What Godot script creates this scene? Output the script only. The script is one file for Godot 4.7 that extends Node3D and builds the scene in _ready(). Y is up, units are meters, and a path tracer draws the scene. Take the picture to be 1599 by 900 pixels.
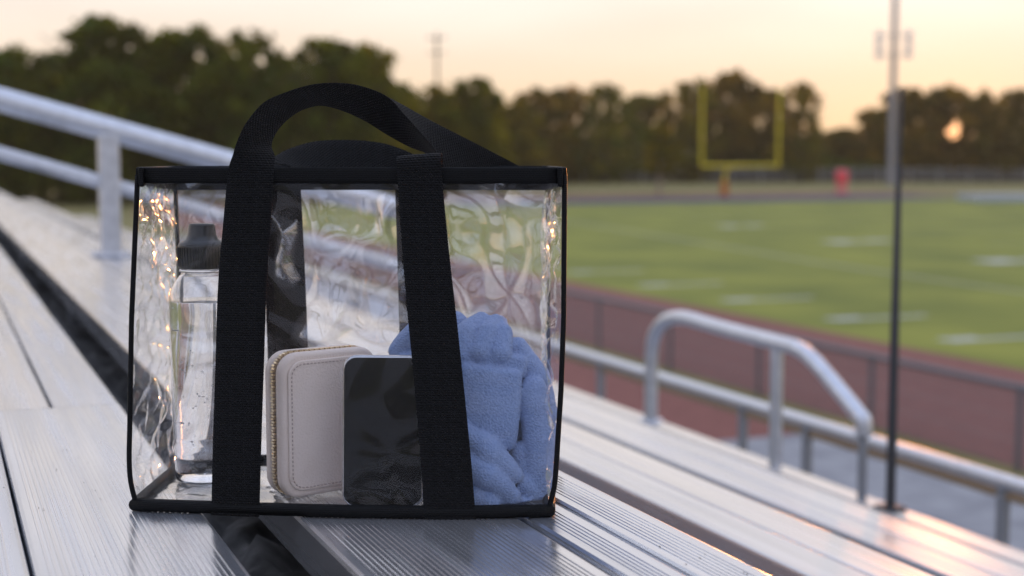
extends Node3D

# ---------------------------------------------------------------- helpers
var M := {}
var taken := {}

func V(x: float, y: float, z: float) -> Vector3:
	return Vector3(x, y, z)

func numbered(called: String) -> String:
	var n: int = taken.get(called, 0)
	taken[called] = n + 1
	return called if n == 0 else "%s_%03d" % [called, n]

func tag(o: Node3D, label: String, category: String, group := "") -> Node3D:
	o.set_meta("label", label)
	o.set_meta("category", category)
	if group != "":
		o.set_meta("group", group)
	return o

func thing(called: String, label: String, category: String, at := Vector3.ZERO, turn := 0.0, group := "") -> Node3D:
	var o := Node3D.new()
	o.name = numbered(called)
	add_child(o)
	o.position = at
	o.rotation.y = turn
	tag(o, label, category, group)
	return o

func part(called: String, mesh: Mesh, material: Material, parent: Node3D, at := Vector3.ZERO, rot := Vector3.ZERO) -> MeshInstance3D:
	var o := MeshInstance3D.new()
	o.name = called
	o.mesh = mesh
	o.material_override = material
	o.cast_shadow = GeometryInstance3D.SHADOW_CASTING_SETTING_ON
	o.position = at
	o.rotation = rot
	parent.add_child(o, true)
	return o

func stuff_part(called: String, mesh: Mesh, material: Material, parent: Node3D, at := Vector3.ZERO) -> MeshInstance3D:
	var o := part(called, mesh, material, parent, at)
	o.set_meta("kind", "stuff")
	return o

func struct(called: String, mesh: Mesh, material: Material, at := Vector3.ZERO) -> MeshInstance3D:
	var o := MeshInstance3D.new()
	o.name = numbered(called)
	o.mesh = mesh
	o.material_override = material
	o.position = at
	add_child(o)
	o.set_meta("kind", "structure")
	return o

func paint(linear: Color, rough := 0.7, metal := 0.0) -> StandardMaterial3D:
	var m := StandardMaterial3D.new()
	m.albedo_color = linear.linear_to_srgb()
	m.roughness = rough
	m.metallic = metal
	m.cull_mode = BaseMaterial3D.CULL_DISABLED
	return m

func noise(sd: int, freq: float, kind := FastNoiseLite.TYPE_SIMPLEX_SMOOTH, octaves := 4) -> FastNoiseLite:
	var n := FastNoiseLite.new()
	n.seed = sd
	n.frequency = freq
	n.noise_type = kind
	n.fractal_octaves = octaves
	return n

# a seamless grey noise picture, stretched along x or y, between two linear colours
func noise_tex(sd: int, size: int, freq: float, a: Color, b: Color, gamma := 1.0, octaves := 4, color := true) -> ImageTexture:
	var n := noise(sd, freq, FastNoiseLite.TYPE_SIMPLEX_SMOOTH, octaves)
	var im := n.get_seamless_image(size, size)
	im.convert(Image.FORMAT_RGB8)
	var sa := a.linear_to_srgb() if color else a
	var sb := b.linear_to_srgb() if color else b
	for y in size:
		for x in size:
			var k := pow(im.get_pixel(x, y).r, gamma)
			im.set_pixel(x, y, sa.lerp(sb, k))
	return ImageTexture.create_from_image(im)

# mesh from indexed triangles; faces run clockwise seen from outside
func mesh_of(pos: PackedVector3Array, idx: PackedInt32Array, uv := PackedVector2Array(), flat := false, colors := PackedColorArray()) -> ArrayMesh:
	var p := pos
	var t := uv
	var ix := idx
	var cc := colors
	if flat:
		p = PackedVector3Array()
		t = PackedVector2Array()
		ix = PackedInt32Array()
		cc = PackedColorArray()
		for k in idx.size():
			p.append(pos[idx[k]])
			if uv.size():
				t.append(uv[idx[k]])
			if colors.size():
				cc.append(colors[idx[k]])
			ix.append(k)
	var nor := PackedVector3Array()
	nor.resize(p.size())
	for k in range(0, ix.size(), 3):
		var a := p[ix[k]]
		var b := p[ix[k + 1]]
		var c := p[ix[k + 2]]
		var f := (c - a).cross(b - a)
		nor[ix[k]] += f
		nor[ix[k + 1]] += f
		nor[ix[k + 2]] += f
	for k in nor.size():
		nor[k] = nor[k].normalized() if nor[k].length_squared() > 1e-24 else Vector3.UP
	var arr := []
	arr.resize(Mesh.ARRAY_MAX)
	arr[Mesh.ARRAY_VERTEX] = p
	arr[Mesh.ARRAY_NORMAL] = nor
	arr[Mesh.ARRAY_INDEX] = ix
	if t.size():
		arr[Mesh.ARRAY_TEX_UV] = t
	if cc.size():
		arr[Mesh.ARRAY_COLOR] = cc
	var m := ArrayMesh.new()
	m.add_surface_from_arrays(Mesh.PRIMITIVE_TRIANGLES, arr)
	return m

# a collector of many small solids that become one mesh
class Pile:
	var p := PackedVector3Array()
	var i := PackedInt32Array()
	var c := PackedColorArray()
	func bar(a: Vector3, b: Vector3, r: float, sides := 4) -> void:
		var d := (b - a).normalized()
		var u := d.cross(Vector3.UP if absf(d.y) < 0.9 else Vector3.RIGHT).normalized()
		var w := d.cross(u)
		var k0 := p.size()
		for e in [a, b]:
			for s in sides:
				var t := TAU * s / sides
				p.append(e + (u * cos(t) + w * sin(t)) * r)
		for s in sides:
			var s1 := (s + 1) % sides
			i.append_array([k0 + s, k0 + s1, k0 + sides + s, k0 + s1, k0 + sides + s1, k0 + sides + s])
		for s in range(1, sides - 1):
			i.append_array([k0, k0 + s + 1, k0 + s, k0 + sides, k0 + sides + s, k0 + sides + s + 1])
	func box(at: Vector3, h: Vector3, basis := Basis.IDENTITY) -> void:
		var k0 := p.size()
		for z in [-1, 1]:
			for y in [-1, 1]:
				for x in [-1, 1]:
					p.append(at + basis * Vector3(h.x * x, h.y * y, h.z * z))
		for q in [[0, 1, 3, 2], [5, 4, 6, 7], [4, 0, 2, 6], [1, 5, 7, 3], [2, 3, 7, 6], [4, 5, 1, 0]]:
			i.append_array([k0 + q[0], k0 + q[2], k0 + q[1], k0 + q[0], k0 + q[3], k0 + q[2]])
	func drop(at: Vector3, r: float, squash := Vector3.ONE) -> void:
		var k0 := p.size()
		for v in [Vector3.UP, Vector3.DOWN, Vector3.LEFT, Vector3.RIGHT, Vector3.FORWARD, Vector3.BACK]:
			p.append(at + v * squash * r)
		for q in [[0, 2, 4], [0, 4, 3], [0, 3, 5], [0, 5, 2], [1, 4, 2], [1, 3, 4], [1, 5, 3], [1, 2, 5]]:
			i.append_array([k0 + q[0], k0 + q[2], k0 + q[1]])
	func leaf(at: Vector3, u: Vector3, w: Vector3, col: Color) -> void:
		var k0 := p.size()
		p.append_array([at - u, at + w * 0.6, at + u, at - w * 0.6])
		c.append_array([col, col, col, col])
		i.append_array([k0, k0 + 1, k0 + 2, k0, k0 + 2, k0 + 3])

func pile_mesh(q: Pile, flat := true) -> ArrayMesh:
	return mesh_of(q.p, q.i, PackedVector2Array(), flat, q.c)

# rounded box: faces cut at the bevel, corners pushed onto a sphere of radius r
func rbox(size: Vector3, r: float, steps := 1) -> ArrayMesh:
	var h := size / 2.0
	r = minf(r, minf(h.x, minf(h.y, h.z)) * 0.98)
	var pos := PackedVector3Array()
	var idx := PackedInt32Array()
	var cuts := func(e: float) -> PackedFloat32Array:
		var a := PackedFloat32Array()
		for k in steps + 1:
			a.append(-e + r * (1.0 - cos(PI / 2 * k / steps)) if false else -e + r * k / steps)
		for k in steps + 1:
			a.append(e - r * (steps - k) / steps)
		return a
	for axis in 3:
		for sgn in [-1.0, 1.0]:
			var ua := (axis + 1) % 3
			var va := (axis + 2) % 3
			var us: PackedFloat32Array = cuts.call(h[ua])
			var vs: PackedFloat32Array = cuts.call(h[va])
			var k0 := pos.size()
			for v in vs:
				for u in us:
					var p := Vector3.ZERO
					p[axis] = sgn * h[axis]
					p[ua] = u
					p[va] = v
					var core := p.clamp(-h + Vector3.ONE * r, h - Vector3.ONE * r)
					pos.append(core + (p - core).normalized() * r)
			var n := us.size()
			for b in vs.size() - 1:
				for a in n - 1:
					var q := k0 + b * n + a
					if sgn > 0:
						idx.append_array([q, q + n, q + 1, q + 1, q + n, q + n + 1])
					else:
						idx.append_array([q, q + 1, q + n, q + 1, q + n + 1, q + n])
	return mesh_of(pos, idx)

# polygon in x,y drawn along z
func extrude(poly: PackedVector2Array, z0: float, z1: float) -> ArrayMesh:
	var pos := PackedVector3Array()
	var idx := PackedInt32Array()
	if Geometry2D.is_polygon_clockwise(poly):
		poly.reverse()
	var n := poly.size()
	for z in [z0, z1]:
		for q in poly:
			pos.append(V(q.x, q.y, z))
	for k in n:
		var j := (k + 1) % n
		idx.append_array([k, n + j, j, k, n + k, n + j])
	var tri := Geometry2D.triangulate_polygon(poly)
	for k in range(0, tri.size(), 3):
		idx.append_array([tri[k], tri[k + 1], tri[k + 2]])
		idx.append_array([n + tri[k], n + tri[k + 2], n + tri[k + 1]])
	return mesh_of(pos, idx, PackedVector2Array(), true)

func sheet(pts: PackedVector2Array, y: float) -> ArrayMesh:      # flat polygon in x,z at height y
	var pos := PackedVector3Array()
	for q in pts:
		pos.append(V(q.x, y, q.y))
	var tri := Geometry2D.triangulate_polygon(pts)
	var idx := PackedInt32Array()
	for k in range(0, tri.size(), 3):
		var a := pos[tri[k]]
		if (pos[tri[k + 2]] - a).cross(pos[tri[k + 1]] - a).y > 0:
			idx.append_array([tri[k], tri[k + 1], tri[k + 2]])
		else:
			idx.append_array([tri[k], tri[k + 2], tri[k + 1]])
	return mesh_of(pos, idx, PackedVector2Array(), true)

func spline(pts: Array, per := 6) -> PackedVector3Array:
	var out := PackedVector3Array()
	for k in pts.size() - 1:
		var a: Vector3 = pts[maxi(k - 1, 0)]
		var b: Vector3 = pts[k]
		var c: Vector3 = pts[k + 1]
		var d: Vector3 = pts[mini(k + 2, pts.size() - 1)]
		for s in per:
			out.append(b.cubic_interpolate(c, a, d, float(s) / per))
	out.append(pts[-1])
	return out

func tube(path: PackedVector3Array, r: float, sides := 10, closed := false, squash := 1.0) -> ArrayMesh:
	var pos := PackedVector3Array()
	var idx := PackedInt32Array()
	var uv := PackedVector2Array()
	var n := path.size()
	var u := Vector3.ZERO
	var run := 0.0
	for k in n:
		var prev := path[(k - 1 + n) % n] if closed or k > 0 else path[k]
		var next := path[(k + 1) % n] if closed or k < n - 1 else path[k]
		var d := (next - prev).normalized()
		if u == Vector3.ZERO:
			u = d.cross(Vector3.UP if absf(d.y) < 0.9 else Vector3.RIGHT).normalized()
		u = (u - d * u.dot(d)).normalized()
		var w := d.cross(u)
		if k > 0:
			run += path[k].distance_to(path[k - 1])
		for s in sides:
			var t := TAU * s / sides
			pos.append(path[k] + (u * cos(t) + w * sin(t) * squash) * r)
			uv.append(Vector2(r * TAU * s / sides, run))
	var rings := n if closed else n - 1
	for k in rings:
		for s in sides:
			var a := k * sides + s
			var b := k * sides + (s + 1) % sides
			var c := ((k + 1) % n) * sides + s
			var e := ((k + 1) % n) * sides + (s + 1) % sides
			idx.append_array([a, b, c, b, e, c])
	if not closed:
		for s in range(1, sides - 1):
			idx.append_array([0, s + 1, s])
			var z := (n - 1) * sides
			idx.append_array([z, z + s, z + s + 1])
	return mesh_of(pos, idx, uv)

func lathe(prof: Array, sides := 40, per := 1) -> ArrayMesh:      # prof: Vector2(radius, height) from bottom to top
	var pos := PackedVector3Array()
	var idx := PackedInt32Array()
	var n := prof.size()
	for q in prof:
		for s in sides:
			var t := TAU * s / sides
			pos.append(V(q.x * cos(t), q.y, q.x * sin(t)))
	for k in n - 1:
		for s in sides:
			var a := k * sides + s
			var b := k * sides + (s + 1) % sides
			idx.append_array([a, b, a + sides, b, b + sides, a + sides])
	return mesh_of(pos, idx)

# band of cloth between two edge curves, with thickness
func ribbon(edges: Array, thick := 0.0016, per := 7, cols := 7) -> ArrayMesh:
	var l := []
	var r := []
	for e in edges:
		l.append(e[0])
		r.append(e[1])
	var a := spline(l, per)
	var b := spline(r, per)
	var n := a.size()
	var pos := PackedVector3Array()
	var uv := PackedVector2Array()
	var idx := PackedInt32Array()
	var ring := (cols + 1) * 2
	var run := 0.0
	for k in n:
		var k0 := maxi(k - 1, 0)
		var k1 := mini(k + 1, n - 1)
		var tang := ((a[k1] + b[k1]) - (a[k0] + b[k0])).normalized()
		var across := (b[k] - a[k])
		var nor := across.cross(tang).normalized()
		if k > 0:
			run += ((a[k] + b[k]) / 2).distance_to((a[k - 1] + b[k - 1]) / 2)
		for side in [1.0, -1.0]:
			for c in cols + 1:
				var f := float(c) / cols
				if side < 0:
					f = 1.0 - f
				var edge := sqrt(clampf(1.0 - pow(absf(f * 2 - 1), 14.0), 0.0, 1.0))
				pos.append(a[k].lerp(b[k], f) + nor * side * thick * 0.5 * (0.25 + 0.75 * edge))
				uv.append(Vector2(f * 0.036, run))
	for k in n - 1:
		for c in ring:
			var q := k * ring + c
			var q1 := k * ring + (c + 1) % ring
			idx.append_array([q, q + ring, q1, q1, q + ring, q1 + ring])
	for c in range(1, ring - 1):
		idx.append_array([0, c, c + 1])
		var z := (n - 1) * ring
		idx.append_array([z, z + c + 1, z + c])
	return mesh_of(pos, idx, uv)

# rounded rectangle w x h with thickness t along z, edges rounded
func outline(w: float, h: float, r: float, per := 7) -> PackedVector2Array:
	var out := PackedVector2Array()
	r = maxf(r, 0.0002)
	for q in 4:
		var c := Vector2((w / 2 - r) * [1, -1, -1, 1][q], (h / 2 - r) * [1, 1, -1, -1][q])
		for k in per + 1:
			var t := PI / 2 * (q + float(k) / per)
			out.append(c + Vector2(cos(t), sin(t)) * r)
	return out

func slab(w: float, h: float, t: float, rc: float, re: float, puff := 0.0) -> ArrayMesh:
	var pos := PackedVector3Array()
	var idx := PackedInt32Array()
	var rings := []
	var steps := 4
	for side in [-1.0, 1.0]:
		for k in steps + 1:
			var f := float(k) / steps if side > 0 else 1.0 - float(k) / steps
			var th := PI / 2 * f
			rings.append([re * (1 - cos(th)), side * (t / 2 - re * (1 - sin(th)))])
	# extra inner rings on both faces so that the faces stay flat
	var ins := [[0.35, 1.0], [0.7, 1.0], [0.98, 1.0]]
	var all := []
	for q in [2, 1, 0]:
		all.append([re + (minf(w, h) / 2 - re) * ins[q][0], -t / 2 - puff * ins[q][0]])
	all.append_array(rings)
	for q in 3:
		all.append([re + (minf(w, h) / 2 - re) * ins[q][0], t / 2 + puff * ins[q][0]])
	var n := 0
	for g in all:
		var o := outline(w - 2 * g[0], h - 2 * g[0], maxf(rc - g[0], 0.0003))
		n = o.size()
		for q in o:
			pos.append(V(q.x, q.y, g[1]))
	for k in all.size() - 1:
		for s in n:
			var a := k * n + s
			var b := k * n + (s + 1) % n
			idx.append_array([a, b, a + n, b, b + n, a + n])
	for s in range(1, n - 1):
		idx.append_array([0, s + 1, s])
		var z := (all.size() - 1) * n
		idx.append_array([z, z + s, z + s + 1])
	var flip := PackedInt32Array()
	for k in range(0, idx.size(), 3):
		flip.append_array([idx[k], idx[k + 2], idx[k + 1]])
	return mesh_of(pos, flip)

# grid surface; f(u, v) gives the point. thick > 0 adds a second skin behind it
func skin(nu: int, nv: int, f: Callable, thick := 0.0, flipped := false) -> ArrayMesh:
	var pos := PackedVector3Array()
	var idx := PackedInt32Array()
	var uv := PackedVector2Array()
	for j in nv + 1:
		for i in nu + 1:
			pos.append(f.call(float(i) / nu, float(j) / nv))
			uv.append(Vector2(float(i) / nu, float(j) / nv))
	for j in nv:
		for i in nu:
			var q := j * (nu + 1) + i
			if flipped:
				idx.append_array([q, q + 1, q + nu + 1, q + 1, q + nu + 2, q + nu + 1])
			else:
				idx.append_array([q, q + nu + 1, q + 1, q + 1, q + nu + 1, q + nu + 2])
	if thick > 0:
		var nor := PackedVector3Array()
		nor.resize(pos.size())
		for k in range(0, idx.size(), 3):
			var fn := (pos[idx[k + 2]] - pos[idx[k]]).cross(pos[idx[k + 1]] - pos[idx[k]])
			for e in 3:
				nor[idx[k + e]] += fn
		var n := pos.size()
		for k in n:
			pos.append(pos[k] - nor[k].normalized() * thick)
			uv.append(uv[k])
		var m := idx.size()
		for k in range(0, m, 3):
			idx.append_array([n + idx[k], n + idx[k + 2], n + idx[k + 1]])
	return mesh_of(pos, idx, uv)

# ---------------------------------------------------------------- scene
const SUN := Vector3(0.6337, 0.0162, -0.7734)
const EYE := Vector3(0, 3.9, 0)

func _ready() -> void:
	set_camera()
	set_sky()
	set_sun()
	make_materials()
	make_ground()
	make_woods()
	make_field_things()
	make_bleachers()
	make_rails()
	make_bag()
	make_contents()

func set_camera() -> void:
	var cam := Camera3D.new()
	cam.name = "camera"
	add_child(cam)
	cam.position = EYE
	cam.rotation = V(-atan(205.0 / 2220.0), -deg_to_rad(22.15), 0)
	var lens := CameraAttributesPhysical.new()
	lens.frustum_focal_length = 59.2
	lens.frustum_focus_distance = 1.13
	lens.frustum_near = 0.05
	lens.frustum_far = 3000.0
	lens.exposure_aperture = 59.2 / 10.0
	cam.attributes = lens
	cam.keep_aspect = Camera3D.KEEP_HEIGHT
	cam.fov = rad_to_deg(2 * atan(450.0 / 2220.0))
	cam.current = true

func sky_color(d: Vector3, n: FastNoiseLite) -> Color:
	var e := rad_to_deg(asin(clampf(d.y, -1, 1)))
	var flat := Vector2(d.x, d.z).normalized()
	var sun_flat := Vector2(SUN.x, SUN.z).normalized()
	var w := clampf(flat.dot(sun_flat) * 0.5 + 0.5, 0, 1)
	w = pow(w, 0.95)
	var s := rad_to_deg(acos(clampf(d.dot(SUN), -1, 1)))
	var hor := Color(0.66, 0.64, 0.72).lerp(Color(1.0, 0.72, 0.43), w)
	var low := Color(0.68, 0.68, 0.80).lerp(Color(1.0, 0.90, 0.80), w)
	var mid := Color(0.66, 0.71, 0.88).lerp(Color(0.94, 0.94, 1.02), w)
	var top := Color(0.64, 0.76, 1.08)
	var c := hor.lerp(low, smoothstep(0.0, 7.0, e))
	c = c.lerp(mid, smoothstep(5.0, 24.0, e))
	c = c.lerp(top, smoothstep(18.0, 70.0, e))
	var g := 0.34 * exp(-pow(s / 6.5, 1.2))
	c += Color(1.0, 0.44, 0.13) * g
	c += Color(1.8, 0.50, 0.06) * exp(-pow(s / 0.5, 2.0))
	if e > 0.5:
		var k := n.get_noise_3d(d.x * 10, d.y * 60, d.z * 10)
		c += Color(0.9, 0.95, 1.0) * k * 0.10 * smoothstep(0.5, 6.0, e)
	c.a = 1
	return c

func set_sky() -> void:
	var w := 1024
	var h := 512
	var n := noise(5, 0.35)
	var im := Image.create(w, h, false, Image.FORMAT_RGBF)
	for y in h:
		var el := (0.5 - (y + 0.5) / h) * PI
		for x in w:
			var az := (x + 0.5) / w * TAU
			im.set_pixel(x, y, sky_color(V(sin(az) * cos(el), sin(el), -cos(az) * cos(el)), n) if el > -0.03 else Color(0.3, 0.27, 0.25))
	var sky := Sky.new()
	var pm := PanoramaSkyMaterial.new()
	pm.panorama = ImageTexture.create_from_image(im)
	sky.sky_material = pm
	var env := Environment.new()
	env.background_mode = Environment.BG_SKY
	env.sky = sky
	env.tonemap_mode = Environment.TONE_MAPPER_LINEAR
	env.tonemap_exposure = 1.14
	env.fog_enabled = true
	env.fog_density = 0.0004
	env.fog_light_color = Color(1.0, 0.89, 0.70)
	env.sdfgi_enabled = true
	env.ssao_enabled = true
	env.ssil_enabled = true
	var we := WorldEnvironment.new()
	we.name = "world_environment"
	we.environment = env
	add_child(we)

func set_sun() -> void:
	var sun := DirectionalLight3D.new()
	sun.name = "sun"
	add_child(sun)
	sun.look_at_from_position(Vector3.ZERO, -SUN, Vector3.UP)
	sun.light_color = Color(1.0, 0.62, 0.33)
	sun.light_energy = 1.25
	sun.light_angular_distance = 0.6
	sun.shadow_enabled = true

func make_materials() -> void:
	# brushed, weathered aluminium: streaks along the boards (world z), blotches and dust
	var streak := noise_tex(11, 256, 0.02, Color(0.25, 0.25, 0.25), Color(0.75, 0.75, 0.75), 1.0, 5, false)
	var blotch := noise_tex(12, 256, 0.012, Color(0.66, 0.655, 0.65), Color(0.85, 0.85, 0.86), 0.8, 5)
	var tones := [Color(0.73, 0.755, 0.80), Color(0.79, 0.79, 0.80), Color(0.70, 0.73, 0.79)]
	for k in 3:
		var m := paint(tones[k], 0.62, 0.82)
		m.albedo_texture = blotch
		m.roughness_texture = streak
		m.roughness = 0.46
		m.uv1_triplanar = true
		m.uv1_world_triplanar = true
		m.uv1_scale = V(8.0, 8.0, 0.35)
		m.uv1_offset = V(k * 0.37, k * 0.21, k * 0.55)
		m.heightmap_enabled = true
		m.heightmap_texture = streak
		m.heightmap_scale = 0.02
		M["board%d" % k] = m
	M.galv = paint(Color(0.74, 0.76, 0.80), 0.40, 0.85)
	M.galv.albedo_texture = noise_tex(13, 128, 0.03, Color(0.75, 0.75, 0.76), Color(1, 1, 1))
	M.galv.uv1_triplanar = true
	M.galv.uv1_scale = V(6, 6, 6)
	M.steel = paint(Color(0.32, 0.33, 0.35), 0.55, 0.6)
	M.fence_steel = paint(Color(0.16, 0.16, 0.17), 0.55, 0.4)
	M.dark_steel = paint(Color(0.055, 0.055, 0.06), 0.5, 0.3)
	M.weathered = paint(Color(0.30, 0.22, 0.14), 0.9)
	M.concrete = paint(Color(1, 1, 1), 0.9)
	M.concrete.albedo_texture = noise_tex(14, 512, 0.012, Color(0.22, 0.22, 0.235), Color(0.36, 0.36, 0.37), 1.0, 6)
	M.concrete.uv1_triplanar = true
	M.concrete.uv1_world_triplanar = true
	M.concrete.uv1_scale = V(0.25, 0.25, 0.25)
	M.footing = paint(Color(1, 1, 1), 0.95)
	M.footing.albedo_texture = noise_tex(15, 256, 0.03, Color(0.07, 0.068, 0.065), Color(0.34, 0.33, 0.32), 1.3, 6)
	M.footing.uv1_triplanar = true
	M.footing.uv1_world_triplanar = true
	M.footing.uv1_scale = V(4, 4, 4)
	M.track = paint(Color(1, 1, 1), 0.9)
	M.track.albedo_texture = noise_tex(16, 256, 0.02, Color(0.175, 0.056, 0.043), Color(0.235, 0.082, 0.064), 1.0, 6)
	M.track.uv1_triplanar = true
	M.track.uv1_world_triplanar = true
	M.track.uv1_scale = V(0.4, 0.4, 0.4)
	M.turf = paint(Color(1, 1, 1), 0.95)
	M.turf.albedo_texture = noise_tex(17, 512, 0.010, Color(0.120, 0.142, 0.011), Color(0.290, 0.290, 0.032), 1.0, 6)
	M.turf.uv1_triplanar = true
	M.turf.uv1_world_triplanar = true
	M.turf.uv1_scale = V(0.03, 0.03, 0.03)
	M.rough_grass = paint(Color(1, 1, 1), 0.95)
	M.rough_grass.albedo_texture = noise_tex(18, 256, 0.02, Color(0.14, 0.125, 0.03), Color(0.25, 0.21, 0.075), 1.0, 6)
	M.rough_grass.uv1_triplanar = true
	M.rough_grass.uv1_world_triplanar = true
	M.rough_grass.uv1_scale = V(0.06, 0.06, 0.06)
	M.line = paint(Color(0.48, 0.48, 0.44), 0.9)
	M.worn_line = paint(Color(0.36, 0.36, 0.24), 0.95)
	M.lane_line = paint(Color(0.26, 0.15, 0.13), 0.95)
	M.navy = paint(Color(0.035, 0.04, 0.085), 0.9)
	M.maroon = paint(Color(0.22, 0.035, 0.035), 0.9)
	M.yellow = paint(Color(0.82, 0.64, 0.02), 0.45)
	M.orange_pad = paint(Color(0.50, 0.16, 0.03), 0.8)
	M.red_vinyl = paint(Color(0.78, 0.08, 0.10), 0.6)
	M.pink_vinyl = paint(Color(0.62, 0.22, 0.18), 0.6)
	M.pale_mat = paint(Color(0.42, 0.48, 0.58), 0.8)
	M.pole = paint(Color(0.30, 0.30, 0.33), 0.5, 0.3)
	M.lamp_glass = paint(Color(0.55, 0.55, 0.52), 0.25)
	M.screen_cloth = paint(Color(0.075, 0.075, 0.08), 0.95)
	M.white_paint = paint(Color(0.75, 0.76, 0.80), 0.35)
	M.glass_dark = paint(Color(0.03, 0.035, 0.04), 0.1)
	M.rubber = paint(Color(0.02, 0.02, 0.02), 0.8)
	M.bark = paint(Color(0.085, 0.065, 0.045), 0.95)
	M.pale_bark = paint(Color(0.34, 0.29, 0.23), 0.95)
	for k in 4:
		var leaf := paint(Color(1, 1, 1), 0.8)
		leaf.vertex_color_use_as_albedo = true
		leaf.albedo_color = [Color(0.78, 0.86, 0.58), Color(0.98, 0.97, 0.55), Color(1.0, 0.92, 0.45), Color(1.0, 0.84, 0.46)][k]
		leaf.backlight_enabled = true
		leaf.backlight = Color(1.1, 0.98, 0.36)
		M["leaf%d" % k] = leaf
	# black webbing: rows of short yarn floats, each row shifted half a float
	var wim := Image.create(96, 96, false, Image.FORMAT_RGB8)
	var cim := Image.create(96, 96, false, Image.FORMAT_RGB8)
	var rng := RandomNumberGenerator.new()
	rng.seed = 4
	var jit := PackedFloat32Array()
	for k in 64:
		jit.append(rng.randf())
	for y in 96:
		for x in 96:
			var row := y / 16
			var fx := fmod(x + (12 if row % 2 else 0) + (y % 16) * 0.35 + 96, 24.0) / 24.0
			var fy := (y % 16) / 16.0
			var hgt := pow(sin(PI * fy), 0.7) * pow(absf(sin(PI * fx)), 0.5)
			var j := jit[(row * 7 + int((x + (12 if row % 2 else 0)) / 24.0)) % 64]
			wim.set_pixel(x, y, Color(hgt, hgt, hgt))
			var a := Color(0.007, 0.007, 0.0078) * (0.7 + 0.6 * j)
			cim.set_pixel(x, y, a.linear_to_srgb())
	var web := paint(Color(1, 1, 1), 0.75)
	web.albedo_texture = ImageTexture.create_from_image(cim)
	web.heightmap_enabled = true
	web.heightmap_texture = ImageTexture.create_from_image(wim)
	web.heightmap_scale = 0.12
	web.uv1_scale = V(1.0 / 0.0115, 1.0 / 0.0115, 1)
	web.rim_enabled = true
	web.rim = 0.12
	web.rim_tint = 0.2
	web.metallic_specular = 0.25
	M.web = web
	M.trim = paint(Color(0.006, 0.006, 0.0064), 0.5)
	M.trim.metallic_specular = 0.25
	M.trim.heightmap_enabled = true
	M.trim.heightmap_texture = M.web.heightmap_texture
	M.trim.heightmap_scale = 0.04
	M.trim.uv1_triplanar = true
	M.trim.uv1_scale = V(110, 110, 110)
	# clear vinyl
	var vinyl := paint(Color(0.95, 0.94, 0.93), 0.05)
	vinyl.albedo_color.a = 0.012
	vinyl.transparency = BaseMaterial3D.TRANSPARENCY_ALPHA
	vinyl.metallic_specular = 0.7
	vinyl.backlight_enabled = true
	vinyl.backlight = Color(0.05, 0.05, 0.05)
	M.vinyl = vinyl
	var front_vinyl := vinyl.duplicate()
	front_vinyl.metallic_specular = 0.36
	M.front_vinyl = front_vinyl
	var pet := paint(Color(0.95, 0.96, 1.0), 0.03)
	pet.albedo_color.a = 0.012
	pet.transparency = BaseMaterial3D.TRANSPARENCY_ALPHA
	pet.metallic_specular = 0.6
	M.pet = pet
	var water := paint(Color(1, 1, 1), 0.0)
	water.albedo_color.a = 0.0
	water.transparency = BaseMaterial3D.TRANSPARENCY_ALPHA
	water.refraction_enabled = true
	water.refraction_scale = 0.033
	M.water = water
	var plastic := water.duplicate()
	plastic.refraction_scale = 0.05
	M.plastic = plastic
	M.air = paint(Color(0.85, 0.86, 0.88), 0.15)
	M.cap = paint(Color(0.006, 0.006, 0.007), 0.34)
	var leather := paint(Color(0.73, 0.625, 0.555), 0.55)
	leather.heightmap_enabled = true
	leather.heightmap_texture = noise_tex(21, 256, 0.05, Color(0, 0, 0), Color(1, 1, 1), 1.0, 4, false)
	leather.heightmap_scale = 0.03
	leather.uv1_triplanar = true
	leather.uv1_scale = V(28, 28, 28)
	M.leather = leather
	M.tape = paint(Color(0.36, 0.28, 0.23), 0.85)
	M.gold = paint(Color(0.74, 0.62, 0.42), 0.3, 1.0)
	M.thread = paint(Color(0.46, 0.37, 0.33), 0.8)
	M.phone_frame = paint(Color(0.50, 0.49, 0.50), 0.25, 1.0)
	M.phone_glass = paint(Color(0.003, 0.003, 0.0035), 0.14)
	M.phone_glass.metallic_specular = 0.36
	M.phone_slot = paint(Color(0.02, 0.02, 0.022), 0.4)
	var terry := paint(Color(1, 1, 1), 0.95)
	terry.albedo_texture = noise_tex(22, 256, 0.08, Color(0.145, 0.215, 0.405), Color(0.255, 0.345, 0.56), 1.0, 3)
	terry.heightmap_enabled = true
	terry.heightmap_texture = noise_tex(23, 256, 0.10, Color(0, 0, 0), Color(1, 1, 1), 1.0, 3, false)
	terry.heightmap_scale = 0.14
	terry.uv1_triplanar = true
	terry.uv1_scale = V(16, 16, 16)
	terry.rim_enabled = true
	terry.rim = 0.2
	terry.rim_tint = 0.6
	M.terry = terry
	M.dirt = paint(Color(0.03, 0.025, 0.02), 0.95)

# ---------------------------------------------------------------- ground and field
func rect(x0: float, z0: float, x1: float, z1: float) -> PackedVector2Array:
	return PackedVector2Array([Vector2(x0, z0), Vector2(x1, z0), Vector2(x1, z1), Vector2(x0, z1)])

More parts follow.
